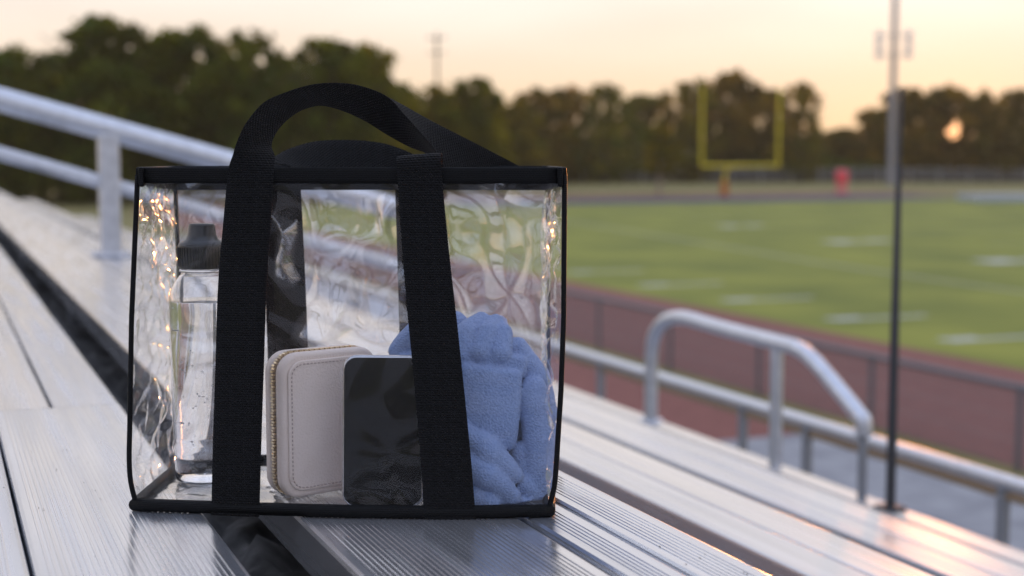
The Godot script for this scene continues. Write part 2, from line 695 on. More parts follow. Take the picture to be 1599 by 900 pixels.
func make_ground() -> void:
	struct("ground", sheet(rect(-150, -420, 420, 60), -0.012), M.rough_grass)
	struct("concrete_walk", sheet(rect(-8, -70, 11.85, 12), 0.0), M.concrete)
	struct("grass_strip", sheet(rect(11.85, -110, 12.55, 12), -0.004), M.rough_grass)
	# running track: the near straight and the far bend
	var outer := PackedVector2Array()
	var inner := PackedVector2Array()
	var zc := -98.0
	for k in 49:
		var t := PI * k / 48.0
		var c := Vector2(66.0, zc)
		outer.append(c + Vector2(-cos(t) * 53.45, -sin(t) * 36.0))
		inner.append(c + Vector2(-cos(t) * 47.55, -sin(t) * 29.5))
	var ring := PackedVector2Array([Vector2(12.55, 12)])
	ring.append_array(outer)
	ring.append_array([Vector2(119.45, 12), Vector2(113.55, 12)])
	inner.reverse()
	ring.append_array(inner)
	ring.append(Vector2(18.45, 12))
	struct("running_track", sheet(ring, 0.0), M.track)
	var turf := PackedVector2Array([Vector2(18.45, 12), Vector2(113.55, 12)])
	turf.append_array(inner)
	struct("football_field", sheet(turf, 0.0), M.turf)
	struct("clay_runway", sheet(rect(8.9, -25.5, 11.6, -16.8), 0.004), M.track)
	# lane lines on the near straight
	for k in 4:
		var x := 13.7 + k * 1.2
		struct("lane_line", sheet(rect(x - 0.03, -98, x + 0.03, 12), 0.006), M.lane_line)
	# painted end zone and yard lines
	struct("end_zone_paint", sheet(rect(40.0, -120.5, 92, -107.0), 0.005), M.navy)
	struct("end_zone_border", sheet(rect(40.0, -124.0, 100, -120.8), 0.005), M.maroon)
	for k in 9:
		var z := -106.0 + k * 9.14
		struct("yard_line", sheet(rect(44.0, z - 0.08, 88.0, z + 0.08), 0.006), M.worn_line)
	struct("sideline", strip([Vector2(39.0, -102.0), Vector2(35.4, -76.7), Vector2(34.0, -67.7), Vector2(32.3, -56.3), Vector2(30.3, -44.4), Vector2(29.5, -37.5), Vector2(29.1, -32.2), Vector2(28.8, -14.0)], 0.22, 0.007), M.worn_line)
	for q in [[41.1, 43.9, -69.8], [38.0, 41.4, -54.9], [36.2, 40.0, -42.4], [35.0, 38.8, -30.0]]:
		var mid: float = (q[0] + q[1]) / 2
		struct("painted_mark", sheet(rect(q[0], q[2] - 0.75, mid - 0.25, q[2] + 0.75), 0.007), M.line)
		struct("painted_mark", sheet(rect(mid + 0.15, q[2] - 0.45, q[1], q[2] + 0.55), 0.007), M.line)
	for q in [-20.2, -24.2, -28.4, -33.3, -38.2, -43.5]:
		struct("hash_mark", sheet(rect(19.9, q - 0.12, 22.6, q + 0.12), 0.007), M.line)
		struct("hash_mark", sheet(rect(19.8, q - 0.4, 20.8, q - 0.1), 0.009), M.line)

func strip(line: Array, wide: float, y: float) -> ArrayMesh:
	var l := PackedVector2Array()
	var r := PackedVector2Array()
	for k in line.size():
		var d: Vector2 = (line[mini(k + 1, line.size() - 1)] - line[maxi(k - 1, 0)]).normalized()
		l.append(line[k] + d.orthogonal() * wide / 2)
		r.append(line[k] - d.orthogonal() * wide / 2)
	r.reverse()
	l.append_array(r)
	return sheet(l, y)

# ---------------------------------------------------------------- trees
func leaf_color(rng: RandomNumberGenerator, tone := -1.0) -> Color:
	var k := rng.randf() if tone < 0 else clampf(tone + rng.randf_range(-0.2, 0.2), 0, 1)
	var g := 0.8 + 0.5 * rng.randf()
	return Color(0.075, 0.118, 0.028).lerp(Color(0.240, 0.232, 0.038), k) * g

func crown(sd: int, count: int, gap := false, at := Vector3.ZERO, size := Vector3.ONE, size_h := 1.0) -> ArrayMesh:
	var rng := RandomNumberGenerator.new()
	rng.seed = sd
	var lobes := []
	for k in 80:
		var y := 0.97 * pow((k + rng.randf()) / 80.0, 0.95)
		var wide := 0.46 * pow(clampf(1.0 - pow(absf(y - 0.40) / 0.62, 2.4), 0.0, 1.0), 0.6)
		var t := TAU * (k * 0.381966 + rng.randf() * 0.2)
		var far := rng.randf_range(0.15, 1.0)
		lobes.append([V(cos(t) * wide * far, y * 0.93, sin(t) * wide * far), rng.randf_range(0.06, 0.15) * (1.15 - 0.55 * y), rng.randf_range(0.62, 1.45), rng.randf()])
	var q := Pile.new()
	for k in count:
		var l: Array = lobes[rng.randi() % lobes.size()]
		var d := V(rng.randfn(), rng.randfn(), rng.randfn()).normalized()
		var reach := pow(rng.randf(), 0.4) if k % 5 else rng.randf_range(0.9, 1.7)
		var p: Vector3 = l[0] + d * l[1] * reach * V(1, 0.62, 1)
		var u := V(rng.randfn(), rng.randfn() * 0.6, rng.randfn()).normalized()
		var w := u.cross(V(rng.randfn(), rng.randfn(), rng.randfn())).normalized()
		var s := rng.randf_range(0.016, 0.036)
		if gap:
			var wp := at + V(p.x * size.x, p.y * size.y, p.z * size.z)
			var t := (wp - EYE).dot(SUN)
			if (wp - EYE - SUN * t).length() < 1.25 * (0.7 + 0.6 * rng.randf()):
				continue
		q.leaf(p, u * s, w * s, leaf_color(rng, l[3]) * l[2])
	return pile_mesh(q)

func trunk_mesh(sd: int) -> ArrayMesh:
	var rng := RandomNumberGenerator.new()
	rng.seed = sd
	var pos := PackedVector3Array()
	var idx := PackedInt32Array()
	var add := func(a: Vector3, b: Vector3, r0: float, r1: float) -> void:
		var n := 5
		var d := (b - a).normalized()
		var u := d.cross(Vector3.RIGHT if absf(d.x) < 0.8 else Vector3.BACK).normalized()
		var w := d.cross(u)
		var k0 := pos.size()
		for e in 3:
			var f := e / 2.0
			for s in n:
				var t := TAU * s / n
				pos.append(a.lerp(b, f) + (u * cos(t) + w * sin(t)) * lerpf(r0, r1, f))
		for e in 2:
			for s in n:
				var q := k0 + e * n + s
				var q1 := k0 + e * n + (s + 1) % n
				idx.append_array([q, q1, q + n, q1, q1 + n, q + n])
	add.call(V(0, -0.01, 0), V(rng.randf_range(-0.02, 0.02), 0.5, 0), 0.020, 0.012)
	add.call(V(0, 0.49, 0), V(rng.randf_range(-0.05, 0.05), 0.92, 0), 0.012, 0.003)
	for k in 7:
		var t := TAU * k * 0.381966
		var y := 0.18 + 0.08 * k
		add.call(V(0, y, 0), V(cos(t) * 0.3, y + 0.2, sin(t) * 0.3), 0.008, 0.002)
	return mesh_of(pos, idx)

func make_woods() -> void:
	# [x, z, height, width, tone, label]
	var spots := [
		[3.5, -134.1, 14.3, 9.6, 0, "dark tree at the far left edge, above the high end of the sloping handrail"],
		[6.1, -122.2, 13.4, 7.8, 0, "dark rounded tree just right of the left edge, above the sloping handrail"],
		[11.0, -136.5, 13.9, 7.6, 1, "olive tree half hidden behind the tallest tree on the left"],
		[13.2, -122.6, 16.3, 10.1, 0, "tallest dark tree, its top near the upper edge left of the bag"],
		[18.6, -135.5, 14.9, 8.3, 0, "dark tree just right of the tallest tree on the left"],
		[20.2, -121.9, 15.4, 9.7, 0, "broad dark tree above the left corner of the clear bag"],
		[25.8, -135.9, 14.5, 7.3, 1, "narrow olive tree behind the left handle of the bag"],
		[24.8, -117.9, 14.9, 6.9, 0, "dark tree rising over the left shoulder of the bag handle"],
		[31.0, -131.6, 13.8, 7.8, 0, "dark tree behind the top of the arched bag handle"],
		[32.0, -119.3, 14.7, 7.7, 0, "tall dark tree directly above the arched bag handle"],
		[36.5, -123.9, 14.6, 6.3, 1, "olive tree just right of the arched handle's top"],
		[42.2, -134.6, 11.8, 6.9, 1, "low olive tree between the arched handle and the utility pole"],
		[49.9, -142.3, 12.0, 8.8, 2, "yellowish olive tree standing in front of the utility pole"],
		[51.6, -136.2, 12.6, 6.5, 1, "olive tree right beside the utility pole, above the bag's right half"],
		[71.2, -177.0, 12.0, 9.4, 2, "low yellowish tree above the right top corner of the bag"],
		[81.1, -189.3, 14.3, 8.3, 3, "brownish round tree first to the right of the bag"],
		[89.1, -196.9, 15.2, 8.2, 3, "brownish tree second to the right of the bag"],
		[92.3, -190.1, 15.3, 8.5, 1, "dark olive tree midway between the bag and the goal post"],
		[104.0, -201.6, 14.5, 10.1, 1, "broad olive tree behind the small pale trunked tree"],
		[106.1, -189.9, 16.2, 8.7, 2, "tree behind the left upright of the yellow goal post"],
		[115.6, -193.7, 18.0, 11.0, 3, "tallest tree on the far side, between the goal post uprights"],
		[124.6, -198.7, 15.8, 10.4, 3, "tree behind the right upright of the yellow goal post"],
		[121.8, -183.5, 15.8, 7.3, 2, "narrow yellowish tree just right of the goal post"],
		[143.0, -202.0, 9.3, 9.7, 3, "lowest tree in the bright dip right of the goal post"],
		[144.4, -196.0, 12.4, 7.4, 3, "small tree just left of the floodlight pole"],
		[140.6, -183.5, 15.4, 9.0, 3, "tree directly behind the floodlight pole"],
		[149.3, -184.3, 15.8, 10.2, 3, "tree with the setting sun glowing through its crown"],
		[149.4, -175.5, 14.4, 8.8, 3, "tree just right of the setting sun"],
		[157.3, -176.7, 15.2, 9.0, 3, "brownish tree at the far right edge"],
		[162.8, -174.4, 15.4, 11.0, 3, "tree beyond the far right edge, only its left side showing"],
	]
	var crowns := []
	for k in 5:
		crowns.append(crown(100 + k, [10000, 5200, 9000, 6500, 10000][k]))
	var trunks := [trunk_mesh(1), trunk_mesh(2)]
	for k in spots.size():
		var s: Array = spots[k]
		var t := thing("tree", s[5], "tree", V(s[0], 0, s[1]), 0.0 if k == 26 else k * 1.7, "trees beyond the field")
		var hgt: float = s[2]
		var size := V(s[3] * 1.35, hgt * 1.0, s[3] * 1.35)
		var tr := part("trunk", trunks[k % 2], M.bark, t)
		tr.scale = V(hgt, hgt, hgt) * 0.98
		var toward := Vector2(s[0], s[1] + 0.0).normalized()
		var sun_side := absf(toward.angle_to(Vector2(SUN.x, SUN.z))) < 0.035
		if sun_side:
			t.rotation.y = 0
		var cm: ArrayMesh = crown(300 + k, 10000, true, t.position + V(0, hgt * 0.06, 0), V(size.x, hgt * 0.95, size.z)) if sun_side else crowns[(k * 3) % 5]
		var c := part("crown", cm, M["leaf%d" % s[4]], t, V(0, hgt * 0.06, 0))
		c.scale = V(size.x, hgt * 0.95, size.z)
	# small tree with a pale trunk on the near side of the far fence
	var st := thing("tree", "small yellowish tree with a pale trunk, left of the goal post", "tree", V(71.2, 0, -133.6), 0.4, "trees beyond the field")
	part("trunk", trunks[0], M.pale_bark, st).scale = V(13, 7.5, 13)
	part("crown", crowns[1], M.leaf2, st, V(0, 2.2, 0)).scale = V(5.6, 5.4, 5.6)
	# woods and undergrowth that read as one mass behind the single trees
	woods("far_woods", [V(70, 0, -200), V(95, 0, -212), V(125, 0, -212), V(146, 0, -206), V(175, 0, -188), V(215, 0, -165)], 8.6, 12000, 3, 51)
	woods("near_woods", [V(-14, 0, -146), V(12, 0, -147), V(32, 0, -142), V(52, 0, -152), V(76, 0, -196)], 10.5, 9000, 0, 52)
	woods("woods_behind", [V(-60, 0, 52), V(-25, 0, 56), V(5, 0, 56), V(40, 0, 50)], 11.0, 6000, 0, 54)
	woods("undergrowth", [V(66, 0, -190), V(95, 0, -200), V(122, 0, -194), V(150, 0, -180), V(185, 0, -160)], 3.4, 5000, 0, 53)

func woods(called: String, line: Array, hgt: float, count: int, tone: int, sd: int) -> void:
	var rng := RandomNumberGenerator.new()
	rng.seed = sd
	var n := noise(sd, 0.12)
	var q := Pile.new()
	for k in count:
		var f := rng.randf() * (line.size() - 1)
		var a: Vector3 = line[int(f)]
		var b: Vector3 = line[int(f) + 1]
		var p := a.lerp(b, f - int(f)) + V(rng.randfn(), 0, rng.randfn()) * 1.6
		var top := hgt * (0.85 + 0.5 * n.get_noise_2d(p.x, p.z))
		p.y = top * pow(rng.randf(), 0.8)
		var dt := (p - EYE).dot(SUN)
		if (p - EYE - SUN * dt).length() < 1.3:
			continue
		var u := V(rng.randfn(), rng.randfn(), rng.randfn()).normalized()
		var w := u.cross(V(rng.randfn(), rng.randfn(), rng.randfn())).normalized()
		var s := rng.randf_range(0.35, 0.9)
		q.leaf(p, u * s, w * s, leaf_color(rng))
	var o := MeshInstance3D.new()
	o.name = called
	o.mesh = pile_mesh(q)
	o.material_override = M["leaf%d" % tone]
	add_child(o)
	o.set_meta("kind", "stuff")
	o.set_meta("label", "dense mass of foliage closing the gaps behind the trees")

# ---------------------------------------------------------------- things on the field
func make_field_things() -> void:
	# goal post, gooseneck behind the end line
	var g := thing("goal_post", "yellow football goal post with two uprights on a padded gooseneck", "goal post", V(71.9, 0, -121.4))
	var neck := spline([V(0, 0, 0), V(0, 1.2, 0), V(0, 2.2, 0.1), V(0, 2.85, 0.8), V(0, 3.05, 2.2), V(0, 3.05, 2.9)], 5)
	part("gooseneck", tube(neck, 0.16, 10), M.yellow, g)
	part("crossbar", tube(PackedVector3Array([V(-4.3, 3.05, 2.9), V(4.3, 3.05, 2.9)]), 0.13, 10), M.yellow, g)
	for s in [-1, 1]:
		part("upright", tube(PackedVector3Array([V(4.25 * s, 3.05, 2.9), V(4.25 * s, 10.5, 2.9)]), 0.11, 8), M.yellow, g)
	part("base_pad", rbox(V(0.62, 1.5, 0.62), 0.12, 2), M.orange_pad, g, V(0, 0.76, 0))
	# red tackling dummy
	var d := thing("tackling_dummy", "red padded tackling dummy standing beyond the end zone, right of the goal post", "tackling dummy", V(88.9, 0, -126.1))
	part("bag", lathe([Vector2(0.02, 0.95), Vector2(0.5, 0.98), Vector2(0.62, 1.2), Vector2(0.64, 2.2), Vector2(0.5, 2.5), Vector2(0.02, 2.55)], 18), M.red_vinyl, d)
	part("base", lathe([Vector2(0.02, 0.0), Vector2(0.66, 0.02), Vector2(0.68, 0.15), Vector2(0.5, 0.9), Vector2(0.45, 1.0), Vector2(0.02, 1.0)], 18), M.pink_vinyl, d)
	# landing mat
	var mat := thing("landing_mat", "pale blue landing mat lying at the far right of the field", "mat", V(88.5, 0, -99.5), -0.3)
	part("cushion", rbox(V(9.0, 0.55, 4.5), 0.12, 2), M.pale_mat, mat, V(0, 0.28, 0))
	part("top_sheet", rbox(V(9.1, 0.06, 4.6), 0.03, 1), M.line, mat, V(0, 0.585, 0))
	# floodlight pole
	var l := thing("floodlight_pole", "tall grey floodlight pole with racks of lamps, right of the goal post", "light pole", V(120.6, 0, -159.8), -0.7)
	part("pole", lathe([Vector2(0.46, 0.0), Vector2(0.43, 12.0), Vector2(0.40, 24.0), Vector2(0.38, 34.0), Vector2(0.02, 34.0)], 14), M.pole, l)
	part("crossarm", rbox(V(4.4, 0.14, 0.14), 0.03), M.pole, l, V(0, 20.1, 0.3))
	part("crossarm", rbox(V(4.4, 0.14, 0.14), 0.03), M.pole, l, V(0, 17.5, 0.3))
	for x in [-1.9, 1.9]:
		for y in [20.1, 18.8, 17.5]:
			var lamp := part("lamp_head", lathe([Vector2(0.12, -0.40), Vector2(0.36, -0.3), Vector2(0.58, 0.16), Vector2(0.58, 0.22), Vector2(0.01, 0.22)], 12), M.pole, l, V(x, y, 0.5), V(1.2, 0, 0))
			part("lens", lathe([Vector2(0.54, 0.225), Vector2(0.4, 0.26), Vector2(0.01, 0.27)], 12), M.lamp_glass, lamp)
	# utility pole
	var u := thing("utility_pole", "thin wooden utility pole with crossarms above the trees behind the bag", "utility pole", V(56.1, 0, -161.5), -0.5)
	part("pole", lathe([Vector2(0.2, 0.0), Vector2(0.13, 18.6), Vector2(0.01, 18.6)], 8), M.bark, u)
	for y in [17.9, 16.2]:
		part("crossarm", rbox(V(2.2, 0.14, 0.12), 0.02), M.bark, u, V(0, y, 0.14))
	for x in [-0.95, 0.0, 0.95]:
		part("insulator", lathe([Vector2(0.09, 0), Vector2(0.11, 0.1), Vector2(0.05, 0.25), Vector2(0.01, 0.26)], 8), M.pole, u, V(x, 17.98, 0.14))
	# far fence with dark windscreen
	var a := V(62, 0, -207)
	var b := V(178, 0, -159.5)
	var turn := -atan2(b.z - a.z, b.x - a.x)
	var len := a.distance_to(b)
	var f := thing("perimeter_fence", "long fence with dark windscreen cloth along the foot of the far trees", "fence", a, turn)
	var bays := 28
	for k in bays + 1:
		part("post", tube(PackedVector3Array([V(len * k / bays, 0, 0), V(len * k / bays, 2.05, 0)]), 0.07, 6), M.galv, f)
	part("top_rail", tube(PackedVector3Array([V(0, 2.0, 0), V(len, 2.0, 0)]), 0.05, 6), M.galv, f)
	for k in bays:
		part("windscreen", rbox(V(len / bays - 0.25, 1.55, 0.02), 0.008), M.screen_cloth, f, V(len * (k + 0.5) / bays, 0.95, 0.09))
	# vehicles parked behind the far fence
	car(V(154.9, 0, -222.2), 0.5, "white van parked behind the fence, right of the red dummy", 1.25)
	car(V(149.0, 0, -186.5), 0.45, "white car parked behind the fence below the setting sun", 0.95)
	car(V(83.0, 0, -203.5), 0.4, "white car parked behind the fence at the bag's right edge", 1.0)

func car(at: Vector3, turn: float, label: String, tall: float) -> void:
	var c := thing("parked_car", label, "car" if tall < 1.1 else "van", at, turn, "vehicles behind the far fence")
	var side := PackedVector2Array([Vector2(-2.2, 0.35), Vector2(2.2, 0.35), Vector2(2.25, 0.85), Vector2(1.5, 1.0), Vector2(0.8, 1.62 * tall), Vector2(-1.6, 1.66 * tall), Vector2(-2.2, 1.05)])
	part("body", extrude(side, -0.85, 0.85), M.white_paint, c)
	for s in [-1, 1]:
		part("side_window", rbox(V(2.1, 0.42, 0.03), 0.012), M.glass_dark, c, V(-0.5, 1.28 * tall, 0.86 * s))
		for x in [-1.4, 1.4]:
			var w := part("wheel", lathe([Vector2(0.02, -0.1), Vector2(0.30, -0.1), Vector2(0.33, -0.05), Vector2(0.33, 0.05), Vector2(0.30, 0.1), Vector2(0.02, 0.1)], 14), M.rubber, c, V(x, 0.33, 0.78 * s), V(PI / 2, 0, 0))
			part("rim", lathe([Vector2(0.02, -0.12), Vector2(0.2, -0.12), Vector2(0.2, 0.12), Vector2(0.02, 0.12)], 10), M.galv, w)
	part("windscreen", rbox(V(0.03, 0.62, 1.4), 0.012), M.glass_dark, c, V(1.18, 1.3 * tall, 0), V(0, 0, 0.85))

# ---------------------------------------------------------------- bleachers
func board_profile(x0: float, x1: float, y: float, ribs: bool) -> PackedVector2Array:
	var p := PackedVector2Array()
	var t := 0.038
	p.append(Vector2(x0 + 0.0015, y - t))
	p.append(Vector2(x0, y - t + 0.0015))
	p.append(Vector2(x0, y - 0.004))
	p.append(Vector2(x0 + 0.0012, y - 0.0012))
	p.append(Vector2(x0 + 0.004, y))
	if ribs:
		var pitch := 0.0042
		var n := int((x1 - x0 - 0.018) / pitch)
		var s := x0 + ((x1 - x0) - n * pitch) / 2
		for k in n:
			var a := s + k * pitch
			p.append_array([Vector2(a, y), Vector2(a + 0.0006, y - 0.00045), Vector2(a + 0.0014, y - 0.00045), Vector2(a + 0.0020, y)])
	p.append(Vector2(x1 - 0.004, y))
	p.append(Vector2(x1 - 0.0012, y - 0.0012))
	p.append(Vector2(x1, y - 0.004))
	p.append(Vector2(x1, y - t + 0.0015))
	p.append(Vector2(x1 - 0.0015, y - t))
	return p

func bench(label: String, boards: Array, z_far: float, z_near: float, y: float, ribs: bool) -> Node3D:
	var b := thing("bleacher_bench", label, "bench", V(0, y, 0), 0.0, "aluminium bleacher benches")
	var k := 0
	var lo := 99.0
	var hi := -99.0
	for q in boards:
		var z0: float = q[2] if q.size() > 2 else z_far
		var z1: float = q[3] if q.size() > 3 else z_near
		part("seat_board", extrude(board_profile(q[0], q[1], q[4] if q.size() > 4 else 0.0, ribs), z0, z1), M["board%d" % ((k + int(y * 50)) % 3)], b)
		lo = minf(lo, q[0])
		hi = maxf(hi, q[1])
		k += 1
	var z := z_far + 0.9
	while z < z_near:
		part("bracket", rbox(V(hi - lo - 0.03, 0.05, 0.05), 0.006), M.steel, b, V((lo + hi) / 2, -0.065, z))
		part("leg", rbox(V(0.05, 0.32, 0.05), 0.006), M.steel, b, V((lo + hi) / 2, -0.25, z + 0.001))
		z += 1.83
	return b

func make_bleachers() -> void:
	var far := -17.0
	var near := 1.6
	var y := 3.62
	bench("left bleacher bench with a ribbed top, carrying the left end of the clear bag", [[-0.20, -0.077, far, near], [-0.074, 0.0525, -1.6515, near], [0.0545, 0.1905, -1.6515, near], [-0.074, 0.1155, far, -1.6555, -0.0006], [0.1175, 0.1905, far, -1.6555, -0.0006]], far, near, y, true)
	bench("ribbed bleacher bench under the right part of the clear bag", [[0.256, 0.4155], [0.4195, 0.4625], [0.4640, 0.5155]], far, near, y, true)
	bench("smooth pale bleacher bench one step down, right of the bag", [[0.917, 0.985], [0.9865, 1.055]], far, near, 3.42, false)
	bench("smooth pale bleacher bench two steps down towards the track", [[1.514, 1.588], [1.5895, 1.665]], far, near, 3.22, false)
	bench("lowest bleacher bench, at the foot of the hoop handrail", [[2.166, 2.235]], far, near, 3.02, false)
	# foot boards between the rows
	for q in [[0.56, 0.80, 3.19, "upper foot board in the dark gap below the bag's bench"], [1.10, 1.42, 2.99, "middle foot board in the dark gap between two pale benches"], [1.70, 1.99, 2.79, "lower foot board in the gap above the lowest bench"]]:
		var f := thing("foot_board", q[3], "foot board", V(0, q[2], 0), 0.0, "foot boards between the benches")
		part("plank", extrude(board_profile(q[0], q[1], 0, false), far, near), M.board2, f)
	# footing slab below the gap that the bag bridges
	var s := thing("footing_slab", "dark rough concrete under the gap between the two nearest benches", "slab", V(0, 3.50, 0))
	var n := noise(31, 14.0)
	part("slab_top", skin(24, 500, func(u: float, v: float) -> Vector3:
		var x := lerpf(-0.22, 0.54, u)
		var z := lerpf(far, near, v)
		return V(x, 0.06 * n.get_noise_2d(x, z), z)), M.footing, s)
	for q in [[0.520, 3.15, 3.575, "riser board closing the back of the right bench"], [-0.215, 3.15, 3.575, "riser board closing the back of the left bench"]]:
		var rb: Node3D = thing("riser_board", q[3], "riser board", V(q[0], 0, 0), 0.0, "riser boards under the benches")
		part("board", rbox(V(0.006, q[2] - q[1], near - far), 0.002), M.steel, rb, V(0, (q[1] + q[2]) / 2, (near + far) / 2))
	# frames that carry the rows
	var fr := thing("understructure", "steel rakers and columns under the bleacher rows", "frame", V(0, 0, 0))
	var z := far + 0.9
	while z < near:
		part("raker", tube(PackedVector3Array([V(-0.3, 3.05, z + 0.06), V(2.2, 2.55, z + 0.06)]), 0.035, 6), M.steel, fr)
		for x in [0.0, 1.1, 2.1]:
			part("column", tube(PackedVector3Array([V(x, 0, z + 0.06), V(x, 3.0 - x * 0.2, z + 0.06)]), 0.03, 6), M.steel, fr)
		z += 1.83
	# grit on the bench top
	var rng := RandomNumberGenerator.new()
	rng.seed = 77
	var q := Pile.new()
	for k in 6:
		q.drop(V(0.47 + 0.03 * rng.randf(), 3.6203, -0.93 + 0.16 * rng.randf()), rng.randf_range(0.0004, 0.0009), V(1.0, 0.4, 1.3))
	for k in 60:
		q.drop(V(rng.randf_range(-0.06, 0.18), 3.6202, rng.randf_range(-1.5, -0.95)), rng.randf_range(0.0003, 0.0007), V(1.0, 0.5, 1.3))
	var o := struct("dirt_specks", pile_mesh(q), M.dirt)
	o.set_meta("kind", "stuff")

# ---------------------------------------------------------------- rails and fences
func make_rails() -> void:
	# left handrail that slopes down with the rows
	var r := thing("sloping_handrail", "thick silver handrail sloping down with the rows, left of the bag", "handrail", V(0, 0, -4.15))
	part("top_rail", tube(PackedVector3Array([V(-0.5, 4.245, 0), V(0.449, 3.981, 0), V(1.35, 3.731, 0)]), 0.033, 16), M.galv, r)
	part("mid_rail", tube(PackedVector3Array([V(-0.5, 4.112, 0), V(0.176, 3.909, 0), V(1.35, 3.556, 0)]), 0.019, 12), M.galv, r)
	part("post", rbox(V(0.056, 0.345, 0.056), 0.006, 1), M.galv, r, V(0.462, 3.7925, 0.004))
	part("base_plate", rbox(V(0.11, 0.008, 0.11), 0.003, 1), M.galv, r, V(0.462, 3.6245, 0.004))
	for x in [-0.04, 0.04]:
		for z in [-0.036, 0.044]:
			part("bolt", lathe([Vector2(0.0065, 0), Vector2(0.0065, 0.004), Vector2(0.005, 0.0065), Vector2(0.0, 0.007)], 6), M.galv, r, V(0.462 + x, 3.6285, z))
	# hoop handrail on the lowest row
	var h := thing("hoop_handrail", "silver hoop shaped handrail with a bent down end, on the lowest bench", "handrail", V(2.2, 0, 0))
	var hoop := spline([V(0, 3.022, -4.172), V(0, 3.15, -4.172), V(0, 3.25, -4.170), V(0, 3.315, -4.148), V(0, 3.366, -4.08), V(0, 3.390, -3.965), V(0, 3.386, -3.80), V(0, 3.381, -3.635), V(0, 3.376, -3.40), V(0, 3.372, -3.31), V(0, 3.350, -3.235), V(0, 3.29, -3.12), V(0, 3.236, -3.025), V(0, 3.222, -3.005), V(0, 3.185, -3.0)], 6)
	part("rail", tube(hoop, 0.0225, 14), M.galv, h)
	part("leg", tube(PackedVector3Array([V(-0.002, 2.95, -3.41), V(-0.002, 3.36, -3.41)]), 0.019, 10), M.galv, h)
	part("leg", tube(PackedVector3Array([V(0.0, 2.98, -3.004), V(0.0, 3.20, -3.004)]), 0.013, 10), M.steel, h)
	part("flange", lathe([Vector2(0.04, 0), Vector2(0.04, 0.006), Vector2(0.024, 0.008)], 14), M.galv, h, V(0, 3.02, -4.172))
	# low guard rail along the front of the bleachers
	var g := thing("front_guard_rail", "low silver guard rail along the foot of the bleachers, behind the hoop handrail", "guard rail", V(2.7, 0, 0))
	part("rail", tube(PackedVector3Array([V(0, 3.012, -16), V(0, 3.012, 1.5)]), 0.022, 14), M.galv, g)
	part("flange_strip", rbox(V(0.035, 0.02, 17.4), 0.004), M.weathered, g, V(0.012, 2.972, -7.25))
	for z in [-9.5, -7.6, -5.6, -4.41, -4.0, -3.05, -1.9, 0.0]:
		part("post", tube(PackedVector3Array([V(0.003, 0, z), V(0.003, 3.0, z)]), 0.019, 8), M.steel, g)
	# slender dark post
	var p := thing("dark_post", "slender black steel post standing on the lowest bench at the right", "post", V(2.2, 3.02, -2.885))
	part("shaft", lathe([Vector2(0.001, 0), Vector2(0.0130, 0.0), Vector2(0.0112, 0.45), Vector2(0.0072, 0.86), Vector2(0.001, 0.865)], 14), M.dark_steel, p)
	part("tip_rod", tube(PackedVector3Array([V(0, 0.862, 0), V(0.003, 1.05, 0.003)]), 0.0048, 8), M.dark_steel, p)
	part("foot", rbox(V(0.06, 0.008, 0.06), 0.003), M.dark_steel, p, V(0, 0.004, 0))
	# track fence
	var f := thing("track_fence", "chain link fence with a grey top rail between bleachers and running track", "fence", V(12.35, 0, 0))
	part("top_rail", tube(PackedVector3Array([V(0, 1.06, -95), V(0, 1.06, 6)]), 0.045, 8), M.fence_steel, f)
	part("bottom_wire", tube(PackedVector3Array([V(0, 0.05, -95), V(0, 0.05, 6)]), 0.008, 5), M.fence_steel, f)
	var z := -95.0
	while z < 6:
		part("post", tube(PackedVector3Array([V(0.002, 0, z + 0.3), V(0.002, 1.1, z + 0.3)]), 0.04, 8), M.fence_steel, f)
		z += 3.0
	var q := Pile.new()
	var zz := -60.0
	while zz < 3.0:
		q.bar(V(0, 0.06, zz), V(0, 1.04, zz + 0.98), 0.0035, 3)
		q.bar(V(0.006, 1.04, zz), V(0.006, 0.06, zz + 0.98), 0.0035, 3)
		zz += 0.08
	stuff_part("chain_link", pile_mesh(q), M.fence_steel, f)

# ---------------------------------------------------------------- the clear bag
const BAG_AT := Vector3(0.3246, 3.62, -1.1485)
const BAG_TURN := -0.41277
const TOP := 0.2705

func bag_left(y: float) -> float:
	var c := [[0.0, -0.160], [0.007, -0.1665], [0.035, -0.1690], [0.1525, -0.1641], [0.27, -0.1562]]
	return along(c, y)

func bag_right(y: float) -> float:
	var c := [[0.0, 0.1600], [0.008, 0.1660], [0.035, 0.1690], [0.10, 0.1729], [0.1535, 0.1747], [0.27, 0.1752]]
	return along(c, y)

func along(c: Array, y: float) -> float:
	for k in c.size() - 1:
		if y <= c[k + 1][0] or k == c.size() - 2:
			return lerpf(c[k][1], c[k + 1][1], clampf((y - c[k][0]) / (c[k + 1][0] - c[k][0]), 0, 1))
	return 0.0

func front_z(u: float, y: float) -> float:
	var v := clampf(y / TOP, 0, 1)
	return 0.0825 + 0.009 * sin(PI * u) * (1.0 - 0.75 * v) + 0.011 * smoothstep(0.0, 0.85, u) * (1.0 - v)

func front(u: float, y: float) -> Vector3:
	return V(lerpf(bag_left(y), bag_right(y), u), y, front_z(u, y))

func back(u: float, y: float) -> Vector3:
	var v := y / TOP
	return V(lerpf(lerpf(-0.166, -0.1712, v), lerpf(0.1635, 0.1620, v), u), y, -0.0825 - 0.004 * sin(PI * u))

# creases: sharp ridges from cellular and ridged noise plus slow swells
func crease(p: Vector3, slow: FastNoiseLite, ridge: FastNoiseLite, cell: FastNoiseLite, a: float, b: float, c: float) -> float:
	return a * slow.get_noise_3dv(p) + b * ridge.get_noise_3dv(p) + c * cell.get_noise_3dv(p)

